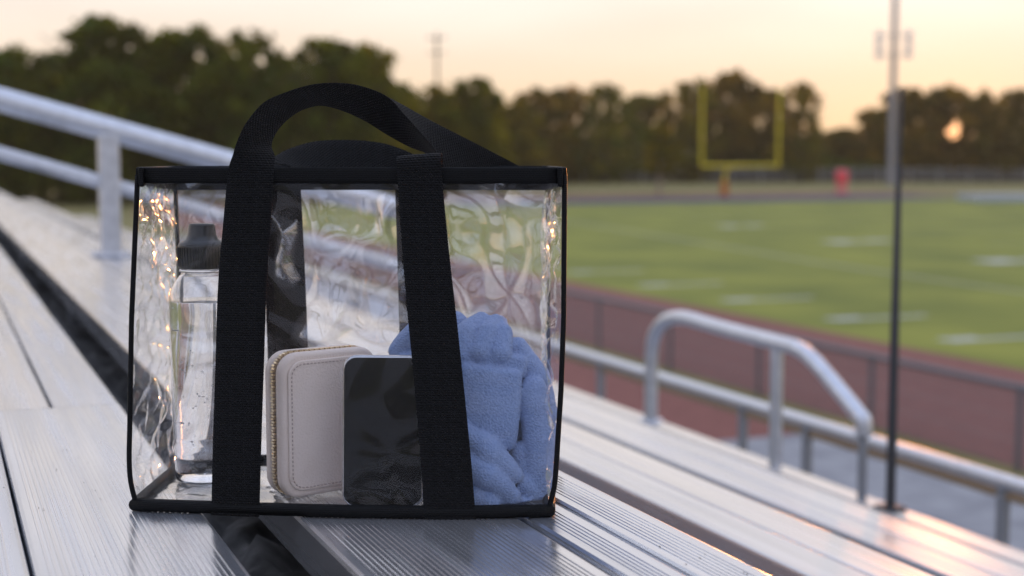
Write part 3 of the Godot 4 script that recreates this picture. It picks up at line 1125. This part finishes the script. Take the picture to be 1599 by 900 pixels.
# buckles: broad faces that meet in sharp bent creases, two sets across each other
func swirl(p: Vector3, slow: FastNoiseLite, turns: float, amp: float) -> float:
	var n1 := slow.get_noise_3dv(p * 0.7 + V(0.7, 0.1, 0.4))
	var n2 := slow.get_noise_3dv(p * 0.9 + V(0.2, 0.9, 0.1))
	var a := (p.x * 0.85 + p.y * 0.5) * turns + 1.3 * n1
	var b := (p.y * 0.8 - p.x * 0.55) * turns * 0.8 + 1.3 * n2
	var fa := absf(a - floorf(a) - 0.5) * 2.0
	var fb := absf(b - floorf(b) - 0.5) * 2.0
	return amp * (minf(fa, fb + 0.25 * n1) * 2.0 - 1.0 + 0.5 * fa * fb)

func make_bag() -> void:
	var bag := thing("clear_tote_bag", "clear vinyl tote bag with black webbing straps and black piping", "bag", BAG_AT, BAG_TURN)
	var slow := noise(41, 9.0, FastNoiseLite.TYPE_SIMPLEX_SMOOTH, 2)
	var ridge := noise(42, 16.0, FastNoiseLite.TYPE_SIMPLEX_SMOOTH, 2)
	ridge.fractal_type = FastNoiseLite.FRACTAL_RIDGED
	var cell := noise(43, 24.0, FastNoiseLite.TYPE_CELLULAR, 1)
	cell.cellular_return_type = FastNoiseLite.RETURN_DISTANCE2_SUB
	cell.domain_warp_enabled = true
	cell.domain_warp_fractal_type = FastNoiseLite.DOMAIN_WARP_FRACTAL_NONE
	cell.domain_warp_amplitude = 0.02
	cell.domain_warp_frequency = 12.0
	var fine := noise(44, 46.0, FastNoiseLite.TYPE_CELLULAR, 1)
	fine.cellular_return_type = FastNoiseLite.RETURN_DISTANCE2_SUB
	fine.domain_warp_enabled = true
	fine.domain_warp_fractal_type = FastNoiseLite.DOMAIN_WARP_FRACTAL_NONE
	fine.domain_warp_amplitude = 0.012
	fine.domain_warp_frequency = 22.0
	var top := 0.262
	var hold := func(u: float, v: float) -> float:            # held flat where it is sewn in
		return minf(1.0, minf(minf(u, 1 - u), minf(v, 1 - v)) * 14.0)
	part("front_panel", skin(190, 150, func(u: float, v: float) -> Vector3:
		var p := front(u, 0.004 + (top - 0.004) * v)
		var edge: float = hold.call(u, v)
		var side := smoothstep(0.66, 1.0, u) + smoothstep(0.25, 0.0, u) + 0.25 * smoothstep(0.18, 0.0, v) + 0.75 * smoothstep(0.45, 0.75, v)
		p.z += edge * (0.0022 * slow.get_noise_3dv(p) + swirl(p, slow, 15.0, 0.0006 + 0.0042 * clampf(side, 0, 1)) + 0.0025 * clampf(side, 0, 1) * cell.get_noise_3dv(p)) - 0.001
		return p), M.front_vinyl, bag)
	# the back is two bonded sheets: the panel and a slip pocket that shares its buckles
	var buckles := func(u: float, v: float, out: float) -> Vector3:
		var p := back(u, 0.004 + (top - 0.004) * v)
		var edge: float = hold.call(u, v)
		var calm := smoothstep(-0.35, 0.15, ridge.get_noise_3dv(p * 0.3))
		p.z += out + edge * (0.008 * slow.get_noise_3dv(p * 0.7 + V(0.4, 0.1, 0)) + swirl(p + V(0.3, 0.2, 0), slow, 10.0, 0.0170 * calm))
		return p
	part("back_panel", skin(180, 150, func(u: float, v: float) -> Vector3: return buckles.call(u, v, 0.0), 0.0006), M.vinyl, bag)
	part("back_pocket", skin(180, 150, func(u: float, v: float) -> Vector3: return buckles.call(u, v * 0.94, 0.0018), 0.0006), M.vinyl, bag)
	part("left_panel", skin(90, 130, func(u: float, v: float) -> Vector3:
		var y := 0.004 + (top - 0.004) * v
		var p := back(0, y).lerp(front(0, y), u)
		var edge: float = hold.call(u, v)
		p.x += 0.008 * sin(PI * u) * sin(PI * v) + edge * crease(p, slow, ridge, fine, 0.004, 0.004, 0.0062)
		return p, 0.0006), M.vinyl, bag)
	part("right_panel", skin(90, 130, func(u: float, v: float) -> Vector3:
		var y := 0.004 + (top - 0.004) * v
		var p := front(1, y).lerp(back(1, y), u)
		var edge: float = hold.call(u, v)
		p.x += -0.006 * sin(PI * u) * sin(PI * v) + edge * crease(p, slow, ridge, fine, 0.004, 0.004, 0.0062)
		return p, 0.0006), M.vinyl, bag)
	part("base_panel", skin(120, 60, func(u: float, v: float) -> Vector3:
		var p := front(u, 0.004).lerp(back(u, 0.004), v)
		var edge: float = hold.call(u, v)
		p.y = 0.0042 + edge * absf(crease(p, slow, ridge, fine, 0.001, 0.0012, 0.0012))
		return p, 0.0006), M.vinyl, bag)
	# rim binding: narrow in front, deeper behind
	var rim := PackedVector3Array()
	for k in 17:
		rim.append(front(k / 16.0, TOP))
	for k in 6:
		rim.append(front(1, TOP).lerp(back(1, TOP), (k + 1) / 7.0) + V(0.002, 0, 0))
	for k in 17:
		rim.append(back(1 - k / 16.0, TOP))
	for k in 6:
		rim.append(back(0, TOP).lerp(front(0, TOP), (k + 1) / 7.0) - V(0.002, 0, 0))
	part("rim_binding", rim_band(rim), M.trim, bag)
	# pipings down the four corners
	var corners := [[], [], [], []]
	for k in 15:
		var y := 0.004 + (0.266 - 0.004) * k / 14.0
		corners[0].append(front(0, y))
		corners[1].append(front(1, y))
		corners[2].append(back(0, y))
		corners[3].append(back(1, y))
	for k in 4:
		part("corner_piping", tube(spline(corners[k], 3), 0.0021, 8), M.trim, bag)
		# folded end of the piping over the rim
		var at: Vector3 = corners[k][14]
		var cy := V(at.x, 0.2645, at.z)
		part("corner_wrap", rbox(V(0.0042, 0.0155, 0.0064), 0.0018, 2), M.trim, bag, cy + V([0.0035, -0.0035, 0.0035, -0.0035][k], 0, [0.0012, 0.0012, -0.0012, -0.0012][k]))
	var base := PackedVector3Array()
	for k in 33:
		base.append(front(k / 32.0, 0.0050) + V(0, 0, 0.0005))
	for k in 4:
		base.append(front(1, 0.0050).lerp(back(1, 0.0050), (k + 1) / 5.0))
	for k in 17:
		base.append(back(1 - k / 16.0, 0.0050))
	for k in 4:
		base.append(back(0, 0.0050).lerp(front(0, 0.0050), (k + 1) / 5.0))
	part("base_piping", tube(base, 0.0052, 12, true), M.trim, bag)
	# webbing: front left strap runs on into the arched handle
	var on := func(x: float, y: float) -> Vector3:
		var u := clampf((x - bag_left(y)) / (bag_right(y) - bag_left(y)), 0, 1)
		return V(x, y, front_z(u, y) + 0.0042 - 0.0012 * clampf(y / TOP, 0, 1))
	part("front_handle_strap", ribbon([
		[on.call(-0.1016, -0.0005), on.call(-0.0628, -0.0005)], [on.call(-0.0993, 0.06), on.call(-0.0605, 0.06)], [on.call(-0.0965, 0.12), on.call(-0.0580, 0.12)],
		[on.call(-0.0939, 0.178), on.call(-0.0555, 0.178)], [on.call(-0.0895, 0.225), on.call(-0.0520, 0.225)], [V(-0.0858, 0.258, 0.0880), V(-0.0497, 0.258, 0.0880)],
		[V(-0.0835, 0.272, 0.0895), V(-0.0492, 0.271, 0.0860)], [V(-0.080, 0.281, 0.0915), V(-0.0495, 0.280, 0.0800)], [V(-0.076, 0.292, 0.0925), V(-0.054, 0.289, 0.070)],
		[V(-0.069, 0.306, 0.091), V(-0.051, 0.300, 0.062)], [V(-0.057, 0.321, 0.086), V(-0.042, 0.311, 0.054)], [V(-0.043, 0.329, 0.076), V(-0.032, 0.318, 0.044)],
		[V(-0.023, 0.336, 0.066), V(-0.020, 0.321, 0.034)], [V(-0.004, 0.338, 0.055), V(-0.004, 0.317, 0.026)], [V(0.014, 0.336, 0.042), V(0.013, 0.309, 0.018)],
		[V(0.033, 0.328, 0.030), V(0.030, 0.298, 0.010)], [V(0.047, 0.313, 0.028), V(0.048, 0.288, 0.002)], [V(0.062, 0.297, 0.037), V(0.064, 0.282, 0.004)],
		[V(0.073, 0.284, 0.047), V(0.072, 0.272, 0.013)], [V(0.0765, 0.270, 0.055), V(0.0745, 0.258, 0.022)]]), M.web, bag)
	part("front_strap", ribbon([
		[on.call(0.0672, -0.0015), on.call(0.1072, -0.0015)], [on.call(0.0640, 0.05), on.call(0.1030, 0.05)], [on.call(0.0590, 0.11), on.call(0.0970, 0.11)],
		[on.call(0.0548, 0.1532), on.call(0.0924, 0.1532)], [on.call(0.0500, 0.21), on.call(0.0860, 0.21)], [V(0.0470, 0.258, 0.0890), V(0.0815, 0.258, 0.0890)], [V(0.0460, 0.272, 0.0888), V(0.0805, 0.2735, 0.0888)],
		[V(0.0457, 0.2783, 0.0868), V(0.0802, 0.2808, 0.0868)], [V(0.0460, 0.2800, 0.0828), V(0.0803, 0.2825, 0.0828)], [V(0.0468, 0.2780, 0.0785), V(0.0806, 0.2800, 0.0785)], [V(0.0485, 0.262, 0.0765), V(0.0815, 0.263, 0.0765)]]), M.web, bag)
	# twisted tail of the handle hanging over the rear rim
	part("handle_tail", ribbon([
		[V(0.008, 0.3345, 0.030), V(0.012, 0.309, 0.010)], [V(0.022, 0.3325, 0.004), V(0.028, 0.304, 0.004)], [V(0.036, 0.3255, -0.026), V(0.045, 0.295, -0.011)], [V(0.061, 0.311, -0.056), V(0.061, 0.280, -0.041)],
		[V(0.098, 0.292, -0.076), V(0.090, 0.260, -0.070)], [V(0.122, 0.2795, -0.088), V(0.114, 0.2520, -0.086)], [V(0.139, 0.2705, -0.0915), V(0.134, 0.2530, -0.0905)]]), M.web, bag)
	part("rear_handle_strap", ribbon([
		[V(-0.0895, 0.0045, -0.0885), V(-0.0530, 0.0045, -0.0885)], [V(-0.0925, 0.13, -0.0905), V(-0.0555, 0.13, -0.0905)], [V(-0.0953, 0.2487, -0.0885), V(-0.0591, 0.2487, -0.0885)], [V(-0.0935, 0.268, -0.0915), V(-0.0610, 0.270, -0.086)],
		[V(-0.083, 0.281, -0.100), V(-0.062, 0.268, -0.078)], [V(-0.066, 0.289, -0.099), V(-0.051, 0.265, -0.077)], [V(-0.045, 0.294, -0.095), V(-0.037, 0.265, -0.076)], [V(-0.021, 0.295, -0.092), V(-0.017, 0.264, -0.076)],
		[V(0.001, 0.294, -0.092), V(0.005, 0.263, -0.076)], [V(0.022, 0.290, -0.094), V(0.020, 0.261, -0.079)], [V(0.046, 0.279, -0.094), V(0.026, 0.262, -0.084)], [V(0.0600, 0.258, -0.0895), V(0.0255, 0.2540, -0.0885)],
		[V(0.0640, 0.13, -0.0905), V(0.0280, 0.13, -0.0905)], [V(0.0670, 0.0045, -0.0885), V(0.0305, 0.0045, -0.0885)]]), M.web, bag)

func rim_band(path: PackedVector3Array) -> ArrayMesh:
	var pos := PackedVector3Array()
	var idx := PackedInt32Array()
	var n := path.size()
	var mid := Vector3.ZERO
	for p in path:
		mid += p / n
	var prof := [[0.0016, 0.0], [0.0019, 0.25], [0.0019, 0.75], [0.0017, 0.93], [0.0008, 1.0], [-0.0008, 1.0], [-0.0017, 0.93], [-0.0019, 0.5], [-0.0016, 0.0]]
	for k in n:
		var d := (path[(k + 1) % n] - path[(k - 1 + n) % n]).normalized()
		var out := d.cross(Vector3.UP).normalized()
		if out.dot(path[k] - mid) < 0:
			out = -out
		var deep := lerpf(0.0215, 0.0125, clampf((path[k].z + 0.0825) / 0.165, 0, 1))
		for q in prof:
			pos.append(path[k] + out * q[0] + V(0, (q[1] - 1.0) * deep + 0.0015, 0))
	var m := prof.size()
	for k in n:
		for s in m:
			var a := k * m + s
			var b := k * m + (s + 1) % m
			var c := ((k + 1) % n) * m + s
			var e := ((k + 1) % n) * m + (s + 1) % m
			idx.append_array([a, b, c, b, e, c])
	return mesh_of(pos, idx)

# ---------------------------------------------------------------- what the bag holds
func in_bag(p: Vector3) -> Vector3:
	return BAG_AT + Basis(Vector3.UP, BAG_TURN) * p

func make_contents() -> void:
	# bottle
	var b := thing("water_bottle", "clear plastic water bottle with a black screw cap inside the bag", "bottle", in_bag(V(-0.1285, 0.0062, -0.004)), BAG_TURN)
	var wall := [Vector2(0.001, 0.004), Vector2(0.016, 0.003), Vector2(0.0225, 0.0), Vector2(0.0252, 0.0015), Vector2(0.0262, 0.006), Vector2(0.0262, 0.018), Vector2(0.0256, 0.020), Vector2(0.0264, 0.022), Vector2(0.0264, 0.030), Vector2(0.0258, 0.032), Vector2(0.0268, 0.035), Vector2(0.0278, 0.09), Vector2(0.0285, 0.140), Vector2(0.0284, 0.152), Vector2(0.0270, 0.161), Vector2(0.0235, 0.169), Vector2(0.0190, 0.1745), Vector2(0.0172, 0.1765), Vector2(0.0168, 0.183)]
	var closed := wall.duplicate()
	closed[0] = Vector2(0.0, 0.004)
	for k in range(wall.size() - 1, -1, -1):
		closed.append(Vector2(maxf(wall[k].x - 0.0008, 0.0), wall[k].y + (0.0008 if k < 4 else 0.0)))
	closed.append(Vector2(0.0, 0.0048))
	part("shell", lathe(closed, 64), M.plastic, b)
	var inner := []
	for q in wall:
		if q.y < 0.152:
			inner.append(Vector2(maxf(q.x - 0.0010, 0.0005), q.y + 0.0011))
	inner.append(Vector2(0.0273, 0.1535))
	inner.append(Vector2(0.0262, 0.1532))
	inner.append(Vector2(0.0005, 0.1530))
	inner[0] = Vector2(0.0, inner[0].y)
	inner[-1] = Vector2(0.0, 0.1530)
	part("water", lathe(inner, 56), M.water, b)
	part("neck_ring", lathe([Vector2(0.0170, 0.1775), Vector2(0.0192, 0.1778), Vector2(0.0192, 0.1796), Vector2(0.0170, 0.18)], 40), M.plastic, b)
	var rng := RandomNumberGenerator.new()
	rng.seed = 9
	var drops := Pile.new()
	for k in 170:
		var t := rng.randf() * TAU
		var y := rng.randf_range(0.03, 0.150)
		var r := 0.0250 + 0.0020 * (y - 0.03) / 0.11
		drops.drop(V(cos(t) * r, y, sin(t) * r), rng.randf_range(0.00035, 0.0009))
	stuff_part("bubbles", pile_mesh(drops, false), M.air, b)
	# ribbed cap
	var cap := part("cap", lathe([Vector2(0.0188, 0.1805), Vector2(0.0199, 0.1815), Vector2(0.0199, 0.199), Vector2(0.0192, 0.2015), Vector2(0.0165, 0.2035), Vector2(0.0135, 0.205), Vector2(0.0118, 0.209), Vector2(0.0108, 0.2165), Vector2(0.0100, 0.2178), Vector2(0.0, 0.2182)], 48), M.cap, b)
	var ribs := Pile.new()
	for k in 44:
		var t := TAU * k / 44
		ribs.bar(V(cos(t) * 0.0199, 0.1825, sin(t) * 0.0199), V(cos(t) * 0.0199, 0.1985, sin(t) * 0.0199), 0.0006, 5)
	stuff_part("grip_ribs", pile_mesh(ribs, false), M.cap, cap)
	# wallet
	var wpos := in_bag(V(-0.0235, 0.0645, 0.030))
	var w := thing("zip_wallet", "pale pink leather wallet with a gold zip, standing in the bag", "wallet", wpos, BAG_TURN + 0.68)
	w.rotation.x = 0.0
	var ww := 0.091
	var wh := 0.118
	part("back_cover", slab(ww, wh, 0.0105, 0.017, 0.004, 0.0008), M.leather, w, V(0, 0, -0.0090))
	var fc := part("front_cover", slab(ww, wh, 0.0105, 0.017, 0.004, 0.0008), M.leather, w, V(0, 0, 0.0090))
	part("zipper_tape", slab(ww - 0.004, wh - 0.004, 0.0082, 0.0155, 0.001), M.tape, w)
	part("pocket_panel", slab(ww - 0.012, wh - 0.012, 0.0026, 0.013, 0.001, 0.0006), M.leather, fc, V(0, 0, 0.0062))
	var teeth := Pile.new()
	var o := outline(ww - 0.002, wh - 0.002, 0.0165, 10)
	var run := closed_run(o, 0.0024)
	for k in run.size():
		var p: Vector2 = run[k][0]
		if p.y < -wh / 2 + 0.01 and p.x > -0.02:
			continue
		var d: Vector2 = run[k][1]
		var bs := Basis(V(d.x, d.y, 0), V(-d.y, d.x, 0), Vector3.BACK)
		teeth.box(V(p.x, p.y, 0.0006 if k % 2 else -0.0006), V(0.0008, 0.0013, 0.0019), bs)
	stuff_part("zipper_teeth", pile_mesh(teeth), M.gold, w)
	var st := Pile.new()
	var so := closed_run(outline(ww - 0.0175, wh - 0.0175, 0.0105, 8), 0.0034)
	for k in so.size():
		var p: Vector2 = so[k][0]
		var d: Vector2 = so[k][1]
		st.bar(V(p.x - d.x * 0.0009, p.y - d.y * 0.0009, 0.0080), V(p.x + d.x * 0.0009, p.y + d.y * 0.0009, 0.0080), 0.0005, 4)
	stuff_part("stitching", pile_mesh(st), M.thread, fc)
	# phone
	var ph := thing("phone", "black smartphone leaning upright between wallet and towel", "phone", in_bag(V(0.0320, 0.0630, 0.0715)), BAG_TURN - 0.02)
	ph.rotation.x = -0.10
	part("body", slab(0.0655, 0.121, 0.0078, 0.0115, 0.003), M.phone_frame, ph)
	part("screen", slab(0.0614, 0.1170, 0.0010, 0.0097, 0.0004), M.phone_glass, ph, V(0, 0, 0.0050))
	part("button", rbox(V(0.0012, 0.012, 0.0022), 0.0005, 1), M.phone_frame, ph, V(-0.0328, 0.028, 0))
	part("button", rbox(V(0.0012, 0.007, 0.0022), 0.0005, 1), M.phone_frame, ph, V(-0.0328, 0.042, 0))
	part("earpiece", rbox(V(0.009, 0.0008, 0.0004), 0.0002, 1), M.phone_slot, ph, V(0, 0.0560, 0.0043))
	# towel
	var t := thing("towel", "bunched blue terry towel at the right end of the bag", "towel", in_bag(V(0.0, 0.005, 0.0)), BAG_TURN)
	part("cloth", towel_mesh(), M.terry, t)

func closed_run(o: PackedVector2Array, step: float) -> Array:
	var out := []
	var left := 0.0
	for k in o.size():
		var a := o[k]
		var b := o[(k + 1) % o.size()]
		var d := b - a
		var l := d.length()
		if l < 1e-6:
			continue
		d /= l
		while left < l:
			out.append([a + d * left, d])
			left += step
		left -= l
	return out

# ---------------------------------------------------------------- towel: folds as swept rolls joined in one field, meshed as surface nets
func px(x: float, y: float, z: float) -> Vector3:
	return V(0.0296 + (x - 600.0) * 0.000521, 0.1486 - (y - 490.0) * 0.000526, z)

func towel_mesh() -> ArrayMesh:
	# rolls: [from, to, radius from, radius to]; flaps: [centre, half width, half height, half depth, turn, lean, rounding]
	var rolls := [
		[px(690, 570, -0.005), px(775, 600, -0.005), 0.026, 0.032], [px(745, 650, 0.0), px(800, 700, 0.0), 0.042, 0.038], [px(720, 730, 0.01), px(810, 745, 0.01), 0.030, 0.028],
		[px(618, 556, 0.008), px(650, 530, 0.014), 0.010, 0.013], [px(650, 530, 0.014), px(705, 520, 0.010), 0.013, 0.014], [px(636, 580, 0.016), px(700, 572, 0.024), 0.014, 0.017],
		[px(716, 552, 0.046), px(728, 522, 0.036), 0.011, 0.010], [px(728, 522, 0.036), px(752, 506, 0.022), 0.010, 0.008],
		[px(752, 548, 0.048), px(762, 520, 0.036), 0.0085, 0.0085], [px(762, 520, 0.036), px(772, 508, 0.022), 0.0085, 0.008],
		[px(782, 552, 0.046), px(784, 524, 0.032), 0.0095, 0.009], [px(784, 524, 0.032), px(776, 512, 0.016), 0.009, 0.008],
		[px(806, 548, 0.030), px(836, 592, 0.034), 0.011, 0.012], [px(836, 592, 0.028), px(850, 650, 0.026), 0.012, 0.011],
		[px(832, 606, 0.046), px(842, 680, 0.049), 0.012, 0.0135], [px(842, 680, 0.049), px(838, 768, 0.050), 0.0135, 0.012],
		[px(812, 700, 0.050), px(822, 770, 0.052), 0.008, 0.009],
		[px(724, 664, 0.070), px(768, 692, 0.071), 0.0085, 0.011], [px(768, 692, 0.071), px(806, 732, 0.065), 0.011, 0.007],
		[px(724, 706, 0.073), px(764, 728, 0.074), 0.0105, 0.012], [px(764, 728, 0.074), px(800, 762, 0.069), 0.012, 0.008],
		[px(722, 754, 0.072), px(765, 770, 0.073), 0.012, 0.0115], [px(765, 774, 0.070), px(846, 785, 0.060), 0.010, 0.008], [px(818, 748, 0.058), px(846, 782, 0.055), 0.009, 0.008],
	]
	var flaps := [
		[px(762, 628, 0.060), 0.0265, 0.0330, 0.0075, -0.10, -0.10, 0.0065],
		[px(765, 566, 0.046), 0.0310, 0.0110, 0.0080, -0.12, -0.25, 0.0070],
	]
	var lo := V(0.022, -0.004, -0.055)
	var cellsize := 0.0019
	var nx := 82
	var ny := 86
	var nz := 76
	var warp := noise(61, 22.0, FastNoiseLite.TYPE_SIMPLEX_SMOOTH, 2)
	var nap := noise(62, 420.0, FastNoiseLite.TYPE_SIMPLEX_SMOOTH, 2)
	var field := PackedFloat32Array()
	field.resize(nx * ny * nz)
	field.fill(1.0)
	var sharp := 0.0007
	for roll in rolls:
		var a: Vector3 = roll[0]
		var b: Vector3 = roll[1]
		var r0: float = roll[2]
		var r1: float = roll[3]
		var ab := b - a
		var l2 := maxf(ab.length_squared(), 1e-9)
		var rm := maxf(r0, r1) + 0.012
		var mn := (a.min(b) - Vector3.ONE * rm - lo) / cellsize
		var mx := (a.max(b) + Vector3.ONE * rm - lo) / cellsize
		for k in range(maxi(0, int(mn.z)), mini(nz - 1, int(mx.z)) + 1):
			for j in range(maxi(0, int(mn.y)), mini(ny - 1, int(mx.y)) + 1):
				for i in range(maxi(0, int(mn.x)), mini(nx - 1, int(mx.x)) + 1):
					var p := lo + V(i, j, k) * cellsize
					var tt := clampf((p - a).dot(ab) / l2, 0, 1)
					var d := p.distance_to(a + ab * tt) - lerpf(r0, r1, tt)
					var at := (k * ny + j) * nx + i
					var f := field[at]
					var hh := maxf(sharp - absf(f - d), 0.0) / sharp
					field[at] = minf(f, d) - hh * hh * sharp * 0.25
	for fl in flaps:
		var bs: Basis = (Basis(Vector3.BACK, fl[4]) * Basis(Vector3.RIGHT, fl[5])).transposed()
		for k in nz:
			for j in ny:
				for i in nx:
					var p: Vector3 = bs * (lo + V(i, j, k) * cellsize - fl[0])
					p.z += 0.10 * absf(p.x) + 2.0 * p.y * p.y
					var e: Vector3 = p.abs() - V(fl[1], fl[2], fl[3]) + Vector3.ONE * fl[6]
					var d: float = e.max(Vector3.ZERO).length() + minf(maxf(e.x, maxf(e.y, e.z)), 0.0) - fl[6]
					var at := (k * ny + j) * nx + i
					var f := field[at]
					var hh := maxf(sharp - absf(f - d), 0.0) / sharp
					field[at] = minf(f, d) - hh * hh * sharp * 0.25
	for k in nz:
		for j in ny:
			for i in nx:
				var at := (k * ny + j) * nx + i
				if absf(field[at]) < 0.009:
					var p := lo + V(i, j, k) * cellsize
					field[at] += 0.0018 * warp.get_noise_3dv(p) + 0.0006 * nap.get_noise_3dv(p)
				if j * cellsize + lo.y < 0.0:
					field[at] = maxf(field[at], -(j * cellsize + lo.y))
	var ids := PackedInt32Array()
	ids.resize(nx * ny * nz)
	ids.fill(-1)
	var pos := PackedVector3Array()
	var idx := PackedInt32Array()
	var offs := [0, 1, nx, nx + 1, nx * ny, nx * ny + 1, nx * ny + nx, nx * ny + nx + 1]
	var pairs := [[0, 1], [2, 3], [4, 5], [6, 7], [0, 2], [1, 3], [4, 6], [5, 7], [0, 4], [1, 5], [2, 6], [3, 7]]
	var cv := [V(0, 0, 0), V(1, 0, 0), V(0, 1, 0), V(1, 1, 0), V(0, 0, 1), V(1, 0, 1), V(0, 1, 1), V(1, 1, 1)]
	for k in nz - 1:
		for j in ny - 1:
			for i in nx - 1:
				var at := (k * ny + j) * nx + i
				var inside := 0
				for o in offs:
					if field[at + o] < 0:
						inside += 1
				if inside == 0 or inside == 8:
					continue
				var s := Vector3.ZERO
				var n := 0
				for e in pairs:
					var f0 := field[at + offs[e[0]]]
					var f1 := field[at + offs[e[1]]]
					if (f0 < 0) != (f1 < 0):
						s += cv[e[0]].lerp(cv[e[1]], f0 / (f0 - f1))
						n += 1
				ids[at] = pos.size()
				pos.append(lo + (V(i, j, k) + s / n) * cellsize)
	var axes := [1, nx, nx * ny]
	for k in range(1, nz - 1):
		for j in range(1, ny - 1):
			for i in range(1, nx - 1):
				var at := (k * ny + j) * nx + i
				for ax in 3:
					var f0 := field[at]
					var f1 := field[at + axes[ax]]
					if (f0 < 0) == (f1 < 0):
						continue
					var u: int = axes[(ax + 1) % 3]
					var v: int = axes[(ax + 2) % 3]
					var q := [ids[at - u - v], ids[at - v], ids[at], ids[at - u]]
					if q.min() < 0:
						continue
					if f0 < 0:
						idx.append_array([q[0], q[2], q[1], q[0], q[3], q[2]])
					else:
						idx.append_array([q[0], q[1], q[2], q[0], q[2], q[3]])
	return mesh_of(pos, idx)
